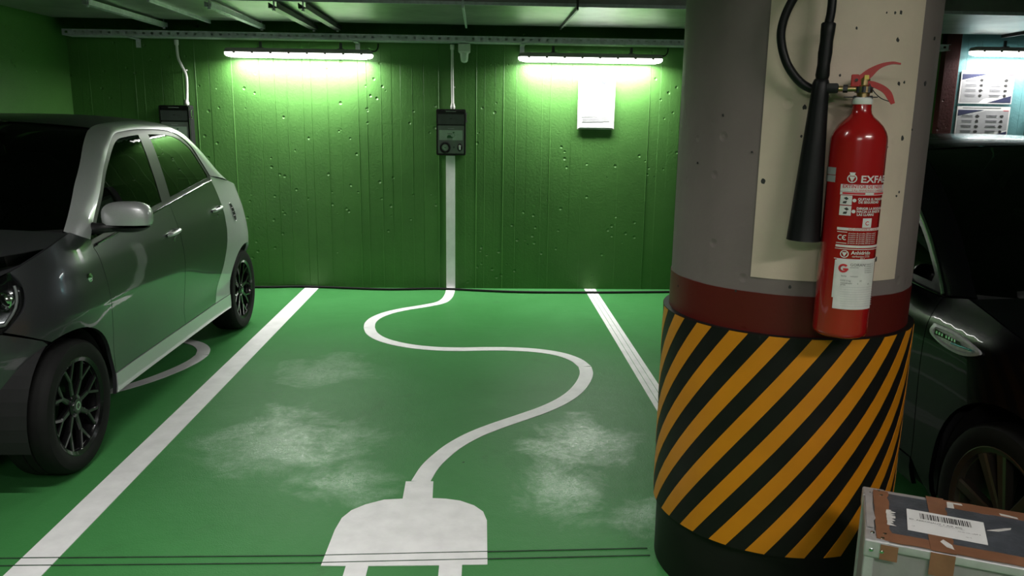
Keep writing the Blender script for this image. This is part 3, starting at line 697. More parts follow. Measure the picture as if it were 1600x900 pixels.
# maintenance tags
sticker(1308.5, 396, 1356, 455, 'maintenance_tag', 'ext_white', .0010)
tg = sticker(1311, 394.5, 1361.5, 472, 'maintenance_tag', 'ext_white', .0018)
tg['label'] = 'white paper maintenance tag'
ringmark(1319.5, 408, 3.6, 6.8, 'sticker_red', 'round_logo', 40, 330, e=.0024, parent=tg); mark_on([(-.5, -1.6), (6.5, -1.6), (6.5, 1.4), (-.5, 1.4)], 1319.5, 409.5, 'sticker_red', 'round_logo', .0024, tg); ringmark(1319, 408, 3.4, 4.2, 'ink_black', 'round_logo', 110, 260, e=.0026, parent=tg)
print_on('GORAN', 1328, 404, 4.2, 'ink_black', e=.0024, name='tag_lettering', sx=1.1, parent=tg); print_on('extintores', 1328, 407, 2.2, 'ink_black', e=.0024, name='tag_lettering', parent=tg)
for i in range(5): print_on('c/ industria 12', 1347, 402+i*3.2, 2.2, 'ink_black', e=.0024, name='tag_lettering', parent=tg)
for y, x, tx in ((421, 1316, 'fecha'), (421, 1328, 'revision'), (428, 1315, 'CO2 5 kg'), (432, 1315, 'retimbrado'), (434.5, 1315, 'prox.'), (428, 1340, '20'), (432, 1337, 'x'), (433, 1350, 'ok')): print_on(tx, x, y, 2.6, 'ink_black', e=.0024, name='tag_lettering', parent=tg)
for k in range(9): sticker(1314, 437+k*3.7, 1358, 437.3+k*3.7, 'table_rule', 'ink_grey', .0022, tg)

# ------------------------------------------------------------------ metal equipment case in the foreground
CL, CD, CH = .535, .312, .55
ca = math.radians(-24.3)
case = thing('equipment_case', 'scratched grey metal equipment case with brown tape and barcode label', 'case', (1.098, 2.082, 0), ca)
# local x: along, y: 0 at the back edge, -CD at the front
G().box((CL/2, -CD/2, CH/2), (CL-.006, CD-.006, CH-.006), .004).build('case_body', 'case_side', case)
G().box((CL/2, -CD/2, CH+.001), (CL-.04, CD-.04, .008), .001).build('lid_panel', 'case_panel', case)
def edge(p, q, name='edge_profile'):
    p, q = Vector(p), Vector(q); d = q-p; c = (p+q)/2; w = .024
    dims = [w if abs(v) < 1e-6 else abs(v) for v in d]
    # aluminium angle: box hugging the edge, pulled 3 mm proud
    c2 = Vector((c.x, c.y, c.z))
    if abs(d.x) < 1e-6: c2.x += (w/2-.003)*(1 if c.x < CL/2 else -1)
    if abs(d.y) < 1e-6: c2.y += (w/2-.003)*(1 if c.y < -CD/2 else -1)
    if abs(d.z) < 1e-6: c2.z += (w/2-.003)*(1 if c.z < CH/2 else -1)
    G().box(c2, dims, .004, 3).build(name, 'case_alu', case, smooth=40)
for y in (0, -CD):
    for z in (0.003, CH): edge((0.026, y, z), (CL-.026, y, z))
for x in (0, CL):
    for z in (0.003, CH): edge((x, -CD+.026, z), (x, -.026, z))
    for y in (0, -CD): edge((x, y, .03), (x, y, CH-.03))
for x, sx in ((0, 1), (CL, -1)):
    for y, sy in ((0, -1), (-CD, 1)):
        for z, sz in ((0, 1), (CH, -1)):
            zz = z+sz*.020-(.004 if sz < 0 else -.004)*-1
            cb = G().box((x+sx*.024, y+sy*.024, z+sz*.0245+(.005 if sz < 0 else 0)), (.058, .058, .049), .006, 3).build('corner_bracket', 'case_alu', case, smooth=40)
            if sz < 0:
                for px, py in ((.014, .036), (.036, .014), (.042, .040)):
                    G().lathe([(.0055, 0), (.0048, .002), (0, .0032)], 12, Matrix.Translation((x+sx*px, y+sy*py, CH+.005))).build('rivet', 'chrome', cb, smooth=60)
                for px in (.012, .036):
                    G().lathe([(.0055, 0), (.0048, .002), (0, .0032)], 12, Matrix.Translation((x+sx*px, y-sy*.005, CH-.022)) @ Matrix.Rotation(PI/2*(1 if sy > 0 else -1), 4, 'X')).build('rivet', 'chrome', cb, smooth=60)
ZT = CH+.0062
def tape(name, poly, m, z=ZT, th=.0008):
    return G().prism(poly, lambda x, y, t: (x, y, t), z-th, z).build(name, m, case)
def torn(x0, y0, x1, y1, along='x', amp=.006, n=14, seed=0):
    R = random.Random(seed); top, bot = [], []
    for i in range(n+1):
        f = i/n
        if along == 'x': bot.append((x0+(x1-x0)*f, y0+R.uniform(-amp, amp))); top.append((x0+(x1-x0)*f, y1+R.uniform(-amp, amp)*.3))
        else: bot.append((x1+R.uniform(-amp, amp), y0+(y1-y0)*f)); top.append((x0+R.uniform(-amp, amp)*.2, y0+(y1-y0)*f))
    return bot+top[::-1]
tape('brown_tape', torn(.20, -.048, CL-.01, -.002, seed=1, amp=.003), 'tape_brown')
tape('brown_tape', torn(.040, -CD+.002, CL-.01, -CD+.050, seed=2, amp=.003)[::1], 'tape_brown')
tape('brown_tape', torn(.022, -.305, .058, -.012, 'y', .005, seed=3), 'tape_brown', ZT+.0006)
tape('brown_tape', torn(.157, -.118, .200, .003, 'y', .002, seed=4), 'tape_brown', ZT+.0009)
tape('brown_tape', torn(.143, -CD-.003, .198, -.225, 'y', .002, seed=5), 'tape_brown', ZT+.0009)
G().box((.170, -CD-.0042, CH-.028), (.054, .0012, .060)).build('brown_tape', 'tape_brown', case)
G().box((.052, -CD-.0062, CH-.022), (.040, .0012, .040)).build('brown_tape', 'tape_brown', case)
tape('tape_residue', torn(.050, -.22, .066, -.13, 'y', .009, 18, seed=6), 'tape_white', ZT+.0014)
tape('tape_residue', torn(.001, -.25, .020, -.03, 'y', .003, 12, seed=8), 'case_alu', ZT+.0014)
tape('tape_residue', [(.205, -.052), (.222, -.050), (.222, -.020), (.245, -.022), (.243, -.012), (.207, -.014)], 'tape_white', ZT+.0014)
tape('tape_residue', [(.168, -.262), (.180, -.285), (.196, -.292), (.193, -.270), (.176, -.248)], 'tape_white', ZT+.0014)
tape('tape_residue', [(.285, -.150), (.330, -.120), (.345, -.112), (.342, -.122), (.312, -.145)], 'tape_white', ZT+.0014)
tape('tape_residue', [(.33, -.032), (.37, -.040), (.371, -.048), (.332, -.042)], 'tape_white', ZT+.0014)
lb = tape('barcode_label', [(.097, -.230), (.276, -.234), (.283, -.108), (.102, -.104)], 'paper_white', ZT+.0018)
R = random.Random(5)
def bars(x0, x1, y0, y1, z, th, n, seed):
    R = random.Random(seed); x = x0
    while x < x1:
        w = R.choice((.0008, .0012, .002, .003)); G().box((x+w/2, (y0+y1)/2, z), (w, y1-y0, th)).build('barcode_bar', 'ink_black', lb); x += w+R.choice((.001, .0016, .0026))
bars(.132, .250, -.152, -.120, ZT+.0020, .0006, 0, 3)
def flat_text(body, x, y, size, m, parent, ang=0., bold=0.):
    vs, fs = text2d(body, size, bold); c, s_ = math.cos(ang), math.sin(ang)
    return G().add([(x+vx*c-vy*s_, y+vx*s_+vy*c, ZT+.0022) for vx, vy in vs], fs).build('print_line', m, parent)
flat_text('ID. AERONAUT 1 AIR 800', .104, -.168, .011, 'ink_black', lb, -.03)
flat_text('flight equipment nr 0421', .172, -.176, .006, 'paper_ink', lb, -.03); flat_text('handle with care', .215, -.190, .006, 'paper_ink', lb, -.03)
flat_text('ref.', .108, -.205, .006, 'paper_ink', lb); flat_text('AIR 2', .250, -.190, .007, 'ink_black', lb); flat_text('kg 12', .230, -.215, .006, 'paper_ink', lb)
G().box((CL*.62, -CD-.004, .30), (.07, .012, .09), .004).build('latch', 'chrome', case, smooth=40)
G().box((CL*.30, -CD-.004, .30), (.07, .012, .09), .004).build('latch', 'chrome', case, smooth=40)
#CARS#
# ------------------------------------------------------------------ cars
def resample(pts, n):
    P = np.array(pts, float); d = np.r_[0, np.cumsum(np.linalg.norm(np.diff(P, axis=0), axis=1))]
    t = np.linspace(0, d[-1], n); return np.stack([np.interp(t, d, P[:, k]) for k in range(P.shape[1])], 1)
def inside(poly, p):
    x, y = p; c = False; n = len(poly); j = n-1
    for i in range(n):
        xi, yi = poly[i]; xj, yj = poly[j]
        if (yi > y) != (yj > y) and x < (xj-xi)*(y-yi)/(yj-yi)+xi: c = not c
        j = i
    return c
def densify(poly, res):
    out = []; n = len(poly)
    for i in range(n):
        a, b = np.array(poly[i], float), np.array(poly[(i+1) % n], float); k = max(1, int(round(np.linalg.norm(b-a)/res)))
        out += [a+(b-a)*j/k for j in range(k)]
    return out
def area(poly): return .5*sum(poly[i-1][0]*poly[i][1]-poly[i][0]*poly[i-1][1] for i in range(len(poly)))
class Body:
    """car skin as half-width Y(s, z); s from the nose, z up. Local axes: x = lateral, y = s"""
    def __init__(b, sp):
        b.__dict__.update(sp); b.Wt = table(b.W); b.SFt = table(b.SF); b.SRt = table(b.SR); b.zsh = table(b.ZSH, sm=.06)
    def Y(b, s, z):
        q = np.clip((b.s0-s)/(b.s0-b.SFt(z)), 0, 1); f = (1-q**b.n)**(1/b.m)
        q2 = np.clip((s-b.s1)/(b.SRt(z)-b.s1), 0, 1); r = (1-q2**3.4)**(1/3)
        a = np.exp(-((s-b.ax1)/.33)**2)+np.exp(-((s-b.ax2)/.33)**2)
        return b.Wt(z)*f*r+.018*a*np.clip((.85-z)/.3, 0, 1)*f*r
    def side(b, s, z, off=0.): return np.array([b.Y(s, z)-off, s, z])
    def th_of(b, s, z):
        q = min(max((b.s0-s)/(b.s0-b.SFt(z)), 0), 1); return math.acos(min(1, q**(b.n/2)))*2/PI
    def front(b, th, z, off=0.):
        q = abs(math.cos(th*PI/2))**(2/b.n); s = b.s0-(b.s0-b.SFt(z))*q
        y = math.copysign(float(b.Y(s, z)), th); d = np.array([math.sin(th*PI/2), -math.cos(th*PI/2), 0])
        return np.array([y, s, z])-d*off
    def thr_of(b, s, z):
        q = min(max((s-b.s1)/(b.SRt(z)-b.s1), 0), 1); return math.acos(min(1, q**1.7))*2/PI
    def rear(b, th, z, off=0.):
        q = abs(math.cos(th*PI/2))**(1/1.7); s = b.s1+(b.SRt(z)-b.s1)*q
        return np.array([math.copysign(float(b.Y(s, z)), th), s-off*math.cos(th*PI/2), z])
    def panel(b, name, outline, m, parent, sd=1, off=0., fold=.018, res=.035, gap=.0022, holes=()):
        if area(outline) < 0: outline = outline[::-1]
        O = densify(outline, res); n = len(O)
        if gap:
            Q = []
            for i in range(n):
                t = O[(i+1) % n]-O[i-1]; t = t/(np.linalg.norm(t)+1e-9); Q.append(O[i]+np.array([-t[1], t[0]])*gap)
            O = Q
        V = [tuple(p) for p in O]; E = [(i, (i+1) % n) for i in range(n)]; loops = [list(range(n))]
        for h in holes:
            if area(h) < 0: h = h[::-1]
            H = densify(h, res); o = len(V); V += [tuple(p) for p in H]; E += [(o+i, o+(i+1) % len(H)) for i in range(len(H))]; loops.append(list(range(o, o+len(H)))[::-1])
        bp = np.array(V); x0, z0 = bp.min(0); x1, z1 = bp.max(0)
        for i, x in enumerate(np.arange(x0+res/2, x1, res)):
            for z in np.arange(z0+res/2*(1+i % 2*.5), z1, res):
                if inside(O, (x, z)) and np.min((bp[:, 0]-x)**2+(bp[:, 1]-z)**2) > (res*.45)**2: V.append((x, z))
        vs, _, fs, _, _, _ = delaunay_2d_cdt([Vector(p) for p in V], E, [], 1, 1e-7)
        vs = [(v.x, v.y) for v in vs]
        if holes:
            fs = [f for f in fs if not any(inside(h, (sum(vs[i][0] for i in f)/len(f), sum(vs[i][1] for i in f)/len(f))) for h in holes)]
        pos, nor, faces = [], [], []
        for s, z in vs:
            p = b.side(s, z, off); e = .004
            n_ = np.cross(b.side(s, z+e, off)-b.side(s, z-e, off), b.side(s+e, z, off)-b.side(s-e, z, off)) * -1
            n_ /= np.linalg.norm(n_); n_ = n_ if n_[0] > 0 else -n_
            pos.append((sd*p[0], p[1], p[2])); nor.append((sd*n_[0], n_[1], n_[2]))
        for f in fs:
            a, c, d = [np.array(vs[i]) for i in f[:3]]
            ccw = (c[0]-a[0])*(d[1]-a[1])-(c[1]-a[1])*(d[0]-a[0]) > 0
            faces.append(tuple(f) if (ccw == (sd > 0)) else tuple(f)[::-1])
        for lp in loops:
            k = len(lp)
            for i in range(k):
                a, c = vs[lp[i]], vs[lp[(i+1) % k]]; o = len(pos); t = np.array(c)-np.array(a); nn = (sd*0., t[1], -t[0]); L = math.hypot(*t)+1e-9
                for (s, z), fo in ((a, 0), (c, 0), (c, fold), (a, fold)):
                    p = b.side(s, z, off+fo); pos.append((sd*p[0], p[1], p[2])); nor.append((0, nn[1]/L, nn[2]/L))
                faces.append((o, o+1, o+2, o+3) if sd < 0 else (o+3, o+2, o+1, o))
        me = bpy.data.meshes.new(name); me.from_pydata(pos, [], faces)
        for p in me.polygons: p.use_smooth = True
        me.normals_split_custom_set_from_vertices(nor)
        me.materials.append(M[m]); ob = bpy.data.objects.new(name, me); COL.objects.link(ob); ob.parent = parent
        return ob
def wheel(root, x, y, r, w, rim_r, sd, style, m):
    """rim barrel with tyre, spokes and cap; axis along x, outer face toward sd"""
    T = Matrix.Translation((x, y, r)) @ Matrix.Rotation(PI/2*sd, 4, 'Y')
    wh = G().lathe([(rim_r*.90, -w*.5), (rim_r+.004, -w*.46), (rim_r*.93, -w*.3), (rim_r*.90, .0), (rim_r*.92, w*.36), (rim_r+.006, w*.455), (rim_r+.010, w*.47), (rim_r+.004, w*.482), (rim_r-.012, w*.44), (rim_r*.87, w*.1), (rim_r*.85, -w*.48)], 56, T, cap=False).build('wheel', m, root, smooth=40)
    a = .5*w
    prof = [(rim_r*.97, -a*.90), (rim_r+.02, -a*.99), ((rim_r+r)/2, -a*1.04), (r-.018, -a*.98), (r-.005, -a*.82), (r, -a*.6), (r, -a*.25), (r-.006, -a*.22), (r-.006, -a*.18), (r, -a*.15), (r, a*.15), (r-.006, a*.18), (r-.006, a*.22), (r, a*.25), (r, a*.6), (r-.005, a*.82), (r-.018, a*.98), ((rim_r+r)/2, a*1.04), (rim_r+.02, a*.99), (rim_r*.97, a*.90)]
    G().lathe(prof, 64, T, cap=False).build('tyre', 'rubber', wh, smooth=35)
    def beam(p0, p1, w0, w1, z0, z1, th=.022):
        p0, p1 = np.array(p0), np.array(p1); d = (p1-p0)/np.linalg.norm(p1-p0); nn = np.array([-d[1], d[0]]); rows = []
        for p, wd, zz in ((p0, w0, z0), (p1, w1, z1)):
            q = [(nn*wd*.5, zz-th), (nn*wd*.5, zz-.005), (nn*wd*.32, zz), (-nn*wd*.32, zz), (-nn*wd*.5, zz-.005), (-nn*wd*.5, zz-th)]
            rows.append([T @ Vector((*(p+o), h)) for o, h in q])
        return rows
    zf = w*.40
    for k in range(8 if style == 'y' else 5):
        g = G()
        if style == 'y':
            an = 2*PI*k/8+.2; c = lambda rr, da: (rr*math.cos(an+da), rr*math.sin(an+da))
            g.grid(beam(c(.030, 0), c(rim_r*.62, 0), .030, .022, zf-.010, zf-.004), closed=True)
            for da in (-.20, .20): g.grid(beam(c(rim_r*.56, 0), c(rim_r*.955, da), .018, .017, zf-.004, zf+.004), closed=True)
        else:
            an = 2*PI*k/5+.35; c = lambda rr, da: (rr*math.cos(an+da), rr*math.sin(an+da))
            for da in (-.10, .12): g.grid(beam(c(.035, da*2.2), c(rim_r*.965, da*2.0), .030, .046, zf-.004, zf+.006, .03), closed=True)
            g.grid(beam(c(.03, 0), c(rim_r*.75, 0), .05, .02, zf-.02, zf-.018, .012), closed=True)
        g.build('spoke', m, wh, smooth=30)
    G().lathe([(.052, zf-.03), (.050, zf-.006), (.036, zf-.002), (.033, zf+.003), (0, zf+.004)], 28, T).build('hub_cap', m, wh, smooth=35)
    G().lathe([(.020, zf+.0035), (.020, zf+.0055), (.013, zf+.0055), (.013, zf+.0035)], 24, T).build('cap_ring', 'chrome', wh, smooth=35)
    for k in range(5):
        an = 2*PI*k/5+.5
        G().lathe([(.006, zf-.012), (.006, zf-.001), (.004, zf)], 6, T @ Matrix.Translation((.041*math.cos(an), .041*math.sin(an), 0))).build('wheel_bolt', 'steel_dark', wh)
    return wh
def superell(g, c, rx, ry, rz, e=.65, nu=28, nv=16, keep=lambda z: True):
    pw = lambda v: math.copysign(abs(v)**e, v)
    rows = []
    for j in range(nv+1):
        ph = -PI/2+PI*j/nv
        rows.append([(c[0]+rx*pw(math.cos(ph))*pw(math.cos(2*PI*i/nu)), c[1]+ry*pw(math.cos(ph))*pw(math.sin(2*PI*i/nu)), c[2]+rz*pw(math.sin(ph))) for i in range(nu)])
    rows = [r for j, r in enumerate(rows) if keep(j/nv)]
    return g.grid(rows, closed=True)

def build_car(sp, root):
    B = Body(sp); paint, cell, roofm = sp['paint'], sp['cell'], sp['roofm']
    S2 = lambda pts, n=6: [tuple(p) for p in smooth_path(pts, n)]
    C1 = resample(smooth_path(sp['C1'], 8), 61); C2 = resample(smooth_path(sp['C2'], 8), 61)
    zb = sp['belt']; a1, a2, ar, az = sp['ax1'], sp['ax2'], sp['ar'], sp['az']
    def arc(cx, t0, t1, n=22): return [(cx+ar*math.cos(math.radians(t)), az+ar*math.sin(math.radians(t))) for t in np.linspace(t0, t1, n)]
    sl, st = sp['sill']              # sill bottom / top heights
    Fd = S2(sp['door_front_edge']); Rd = S2(sp['door_rear_edge']); sm_ = sp['door_split']
    hl = S2(sp['light_edge']); bl = sp['bumper_line']
    ang1 = math.degrees(math.acos(min(1, max(-1, (bl[1][0]-a1)/ar))))
    lo = math.degrees(math.asin((sl-az)/ar))
    hood_edge = [(s, float(B.zsh(s))) for s in np.linspace(hl[-1][0], C2[0][0], 10)]
    fender = hl[::-1] + [bl[0]] + [bl[1]] + arc(a1, ang1, lo+2) + [(Fd[-1][0]-.002, sl+.003)] + Fd[::-1] + [tuple(C1[0])] + hood_edge[::-1]
    # tidy: outline runs hood edge -> light edge -> bumper line -> arch -> sill -> door edge
    fender = hood_edge[::-1] + hl[::-1] + [bl[1]] + arc(a1, ang1, lo) + [Fd[-1]] + Fd[::-1][1:] + ([tuple(C1[0])] if abs(C1[0][0]-Fd[0][0])+abs(C1[0][1]-Fd[0][1]) > .02 else [])
    belt = lambda s0, s1, n=14: [(s, zb(s)) for s in np.linspace(s0, s1, n)]
    dF = Fd + [(sm_, st)] + belt(sm_, Fd[0][0])[:-1]
    dR = [(sm_, st)] + Rd[::-1] + belt(Rd[0][0], sm_)[1:]
    rq = [tuple(C1[-1])] + Rd + [(a2-math.sqrt(ar**2-(st-az)**2), st)] + arc(a2, 180-math.degrees(math.asin((st-az)/ar)), math.degrees(math.asin((st+.02-az)/ar))) + sp['tail_edge'] + [tuple(C2[-1])]
    sill = [(Fd[-1][0], sl), (a2-math.sqrt(ar**2-(sl-az)**2), sl), (a2-math.sqrt(ar**2-(st-az)**2), st), (Fd[-1][0], st)]
    dlo = [tuple(p) for p in C1] + belt(C1[-1][0], Fd[0][0], 20)
    ins = .030
    C1in = []
    for i in range(len(C1)):
        t = C1[min(i+1, 60)]-C1[max(i-1, 0)]; t /= np.linalg.norm(t); C1in.append(C1[i]+np.array([t[1], -t[0]])*ins)
    b1, b2 = sp['bpillar']
    gz = lambda s: zb(s)+.030
    def clip(s0, s1):
        top = [tuple(p) for p in C1in if s0 <= p[0] <= s1 and p[1] > gz(p[0])+.012]
        def zt(s): return float(np.interp(s, [p[0] for p in C1in], [p[1] for p in C1in]))
        top = ([(s0, zt(s0))] if zt(s0) > gz(s0)+.03 else []) + top + ([(s1, zt(s1))] if zt(s1) > gz(s1)+.03 else [])
        lo_ = np.linspace(min(s1, top[-1][0]), max(s0, top[0][0]), 8)
        return top + [(s, gz(s)) for s in lo_]
    gF, gR = clip(0, b1), clip(b2, 9)
    for sd in (1, -1):
        fe = B.panel('fender', fender, paint, root, sd)
        df = B.panel('front_door', dF, paint, root, sd); dr = B.panel('rear_door', dR, paint, root, sd)
        rqo = B.panel('rear_quarter', rq, cell, root, sd); B.panel('sill', sill, sp.get('sillm', cell), root, sd, off=-.003)
        wf = B.panel('window_frame', dlo, 'black_plastic', root, sd, off=.004, gap=0, holes=(gF, gR))
        B.panel('side_window', gF, 'car_glass', root, sd, off=.007, fold=.003, gap=0); B.panel('side_window', gR, 'car_glass', root, sd, off=.007, fold=.003, gap=0)
        # belt trim
        bt = [B.side(s, zb(s)+.006, -.004) for s in np.linspace(Fd[0][0]+.03, C1[-1][0]-.01, 30)]
        G().tube([(sd*p[0], p[1], p[2]) for p in bt], .006, 6).build('belt_trim', sp.get('trimm', 'gloss_black'), wf, smooth=60)
        # pillar and roof rail of the safety cell
        rows = []
        nrow = len(C1)
        for i in range(nrow):
            f = i/(nrow-1); o2 = .055*min(1, (1-f)*6)*min(1, .5+f*4)
            p1, p2 = B.side(*C1[i], off=.0), B.side(*C2[i], off=o2); r = []
            d = p2-p1; nn = np.array([-d[2], 0, d[0]]) if abs(d[0])+abs(d[2]) > 1e-6 else np.array([1., 0, 0]); nn = np.array([max(.2, abs(d[2])), -.35*(f < .25), abs(d[0])+.02]); nn /= np.linalg.norm(nn)
            for j in range(9):
                t = j/8; p = p1+d*t+nn*.016*math.sin(PI*t)**.8
                r.append((sd*p[0], p[1], p[2]))
            rows.append(r)
        g = G().grid(rows if sd > 0 else [r[::-1] for r in rows]); g.build('roof_pillar_arch', cell, root, smooth=180)
        # wheel-arch liners
        for cx in (a1, a2):
            rws = [[(sd*yy, cx+(ar+.004)*math.cos(t), az+(ar+.004)*math.sin(t)) for t in np.linspace(-.25, PI+.25, 24)] for yy in (float(B.Wt(.5))-.045, float(B.Wt(.5))-.30)]
            gg = G().grid(rws); gg.add([(sd*(float(B.Wt(.5))-.30), cx+(ar+.004)*math.cos(t), az+(ar+.004)*math.sin(t)) for t in np.linspace(-.25, PI+.25, 24)], [tuple(range(24))])
            gg.build('arch_liner', 'cabin_dark', root)
            wx = sp['tyre_out']-sp['tyre_w']/2
            wheel(root, sd*wx, cx, sp['tyre_r'], sp['tyre_w'], sp['rim_r'], sd, sp['wstyle'], sp['wm'])
        # door handles
        for s, z, par in sp['handles'](df, dr):
            def hp(ds, dz, o): p = B.side(s+ds, z+dz, -o); return (sd*p[0], p[1], p[2])
            rc = [[hp(.055*math.cos(t), .030*math.sin(t), .0006) for t in np.linspace(0, 2*PI, 17)[:-1]], [hp(.040*math.cos(t), .020*math.sin(t), -.002) for t in np.linspace(0, 2*PI, 17)[:-1]]]
            gg = G().grid(rc, closed=True); gg.f.append(tuple(range(16, 32))); gg.build('handle_recess', 'black_plastic', par)
            G().tube(smooth_path([hp(-.085, 0, .002), hp(-.07, .004, .020), hp(0, .008, .028), hp(.06, .012, .024), hp(.075, .012, .002)], 4), .0105, 10).build('door_handle', sp.get('handlem', paint), par, smooth=60)
            kl = hp(-.005, -.035, .001); G().lathe([(.008, -.002), (.008, .003), (0, .004)], 14, Matrix.Translation(kl) @ Matrix.Rotation(PI/2*sd, 4, 'Y')).build('key_lock', 'chrome', par, smooth=40)
        sp['extras'](B, sd, root, fe, rqo)
        # door mirror
        mc = sp['mirror']; mx, ms, mz = mc
        mr = superell(G(), (sd*mx, ms, mz), .115, .062, .072, .72, keep=lambda v: v >= .33).build('mirror_cap', sp['mirrorm'], root, smooth=60)
        lowr = superell(G(), (sd*mx, ms, mz-.002), .112, .060, .072, .72, keep=lambda v: v <= .36)
        lowr.build('mirror_housing', 'black_plastic', mr, smooth=60)
        ft = B.side(ms-.03, mz-.055, .0)
        G().tube(smooth_path([(sd*(ft[0]-.02), ft[1], ft[2]), (sd*(ft[0]+.04), ft[1]-.005, ft[2]+.005), (sd*(mx-.02), ms, mz-.045)], 4), [.034, .030, .026, .024, .024, .024, .024, .022, .020], 12).build('mirror_arm', 'black_plastic', mr, smooth=60)
        G().box((sd*mx, ms+.060, mz), (.17, .006, .10), .003).build('mirror_glass', 'chrome', mr)
    # ---- bumper and nose
    th_g = sp['th_g']
    def s_edge(z):
        zz = bl[1][1]
        if z < zz: return a1-math.sqrt(max(1e-4, ar**2-(z-az)**2))
        return float(np.interp(z, [bl[1][1], bl[0][1]], [bl[1][0], bl[0][0]]))
    rows = []
    for z in np.linspace(sp['bump_z0'], bl[0][1]-.003, 26):
        te = B.th_of(s_edge(z)-.003, z); rows.append([tuple(B.front(te*t, z)) for t in np.linspace(-1, 1, 61)])
    nb = G().grid([r[::-1] for r in rows][::-1]); bu = nb.build('front_bumper', paint, root, smooth=180)
    rows = [[tuple(B.front(.62*t, z, -.003)) for t in np.linspace(-1, 1, 41)] for z in np.linspace(.25, .40, 6)]
    G().grid(rows[::-1]).build('air_intake', 'black_plastic', bu, smooth=60)
    for z in (.285, .325, .365): G().tube([B.front(.60*t, z, -.008) for t in np.linspace(-1, 1, 31)], .006, 6).build('intake_bar', 'gloss_black', bu, smooth=60)
    def ztop(th):
        z = .8
        for _ in range(12):
            q = abs(math.cos(th*PI/2))**(2/B.n); s = B.s0-(B.s0-B.SFt(z))*q; z = float(B.zsh(s))
        return z-.004
    z0 = bl[0][1]+.002
    def edge_hl(z): return float(np.interp(z, [p[1] for p in hl], [p[0] for p in hl]))
    rows = []
    for v in np.linspace(0, 1, 9): rows.append([tuple(B.front(th_g*t, z0+(ztop(th_g*t)-z0)*v)) for t in np.linspace(-1, 1, 31)])
    gr = G().grid(rows[::-1]).build('grille', 'black_plastic', root, smooth=180)
    for v in (.25, .5, .75): G().tube([B.front(th_g*.95*t, z0+(ztop(th_g*t)-z0)*v, -.006) for t in np.linspace(-1, 1, 25)], .006, 6).build('grille_bar', 'gloss_black', gr, smooth=60)
    G().lathe([(.045, 0), (.045, .008), (.032, .008), (.030, .004), (0, .004)], 28, Matrix.Translation(tuple(B.front(0, z0+.07, -.006))) @ Matrix.Rotation(PI/2, 4, 'X')).build('nose_emblem', 'chrome', gr, smooth=40)
    for sd in (1, -1):
        def hlp(c, v, off=0.):
            zv = hl[0][1]+(hl[-1][1]-hl[0][1])*v; te = B.th_of(edge_hl(zv)-.003, zv); th = th_g+.006+(te-th_g-.006)*c
            p = B.front(th, z0+(ztop(th)-z0)*v, off); return (sd*p[0], p[1], p[2])
        C = np.linspace(0, 1, 17); V = np.linspace(0, 1, 11)
        hd = G().grid([[hlp(c, v, .035*math.sin(PI*v)**.5*math.sin(PI*c)**.5+.001) for c in C] for v in V]).build('headlight', 'headlight_dark', root, smooth=180)
        G().grid([[hlp(c, v, -.001) for c in C] for v in V]).build('lens', 'lens_glass', hd, smooth=180)
        G().tube([hlp(c, .12+.10*(1-c)+.0*c, .006) for c in np.linspace(.12, .9, 14)] + [hlp(.9, v, .006) for v in np.linspace(.2, .75, 7)], .0055, 8).build('daylight_strip', 'glass_white', hd, smooth=60)
        for c in (.36, .70):
            ctr = Vector(hlp(c, .55, .014)); T = Matrix.Translation(ctr) @ Matrix.Rotation(PI/2, 4, 'X')
            G().lathe([(.036, -.02), (.038, .004), (.033, .006), (.030, -.004), (.022, .002), (0, .008)], 26, T).build('projector', 'chrome', hd, smooth=40)
    # ---- bonnet
    sN = float(B.SFt(sp['ZSH'][0][1]))+.004; sE = C2[0][0]; rows = []
    cow = sp['cowl']
    for k in range(27):
        f = k/26; s_ = sN+(sE-.012-sN)*f**1.7; ye = float(B.Y(s_, float(B.zsh(s_))))-.003
        rows.append([(ye*t, s_-cow*f**2*(1-t*t), float(B.zsh(s_))+sp['hcrown']*math.sin(PI/2*f)*(1-t*t)-(.006 if f < .02 else 0)) for t in np.linspace(-1, 1, 33)])
    G().grid(rows).build('bonnet', paint, root, smooth=180)
    # ---- windscreen, roof, tail glass
    iw = int(np.argmin(np.abs(C2[:, 0]-sp['roof_s0']))); ir = int(np.argmin(np.abs(C2[:, 0]-sp['roof_s1'])))
    def edge2(i):
        f = i/60; o2 = .055*min(1, (1-f)*6)*min(1, .5+f*4); return B.side(*C2[i], off=o2+.002)
    def across(i, bs, bz, n=33, e=2.): p = edge2(i); return [(p[0]*t, p[1]+bs*(1-abs(t)**e), p[2]+bz*(1-abs(t)**e)) for t in np.linspace(-1, 1, n)]
    rows = [across(i, -cow+(cow-.06)*i/iw, -.012+.042*i/iw) for i in range(0, iw+1)]
    ws = G().grid(rows).build('windscreen', 'windscreen_glass', root, smooth=180)
    G().grid([[(x, y-.012, z-.010) for x, y, z in rows[0]], [(x, y+.004, z+.006) for x, y, z in rows[0]], [(x*.98, y+.030, z+.012) for x, y, z in rows[0]]]).build('wiper_cowl', 'black_plastic', root, smooth=60)
    rows = [across(i, -.06*(1-(i-iw)/(ir-iw))+.05*(i-iw)/(ir-iw), .030+.004*math.sin(PI*(i-iw)/(ir-iw)), e=2.6) for i in range(iw, ir+1)]
    G().grid(rows).build('roof_panel', roofm, root, smooth=180)
    rows = [across(i, .05+.07*(i-ir)/(60-ir), .030*(1-(i-ir)/(60-ir))) for i in range(ir, 61)]
    G().grid(rows).build('tail_window', 'car_glass', root, smooth=180)
    te = sp['tail_edge']; tz = [p[1] for p in te]; ts = [p[0] for p in te]
    last = rows[-1]
    rows = []
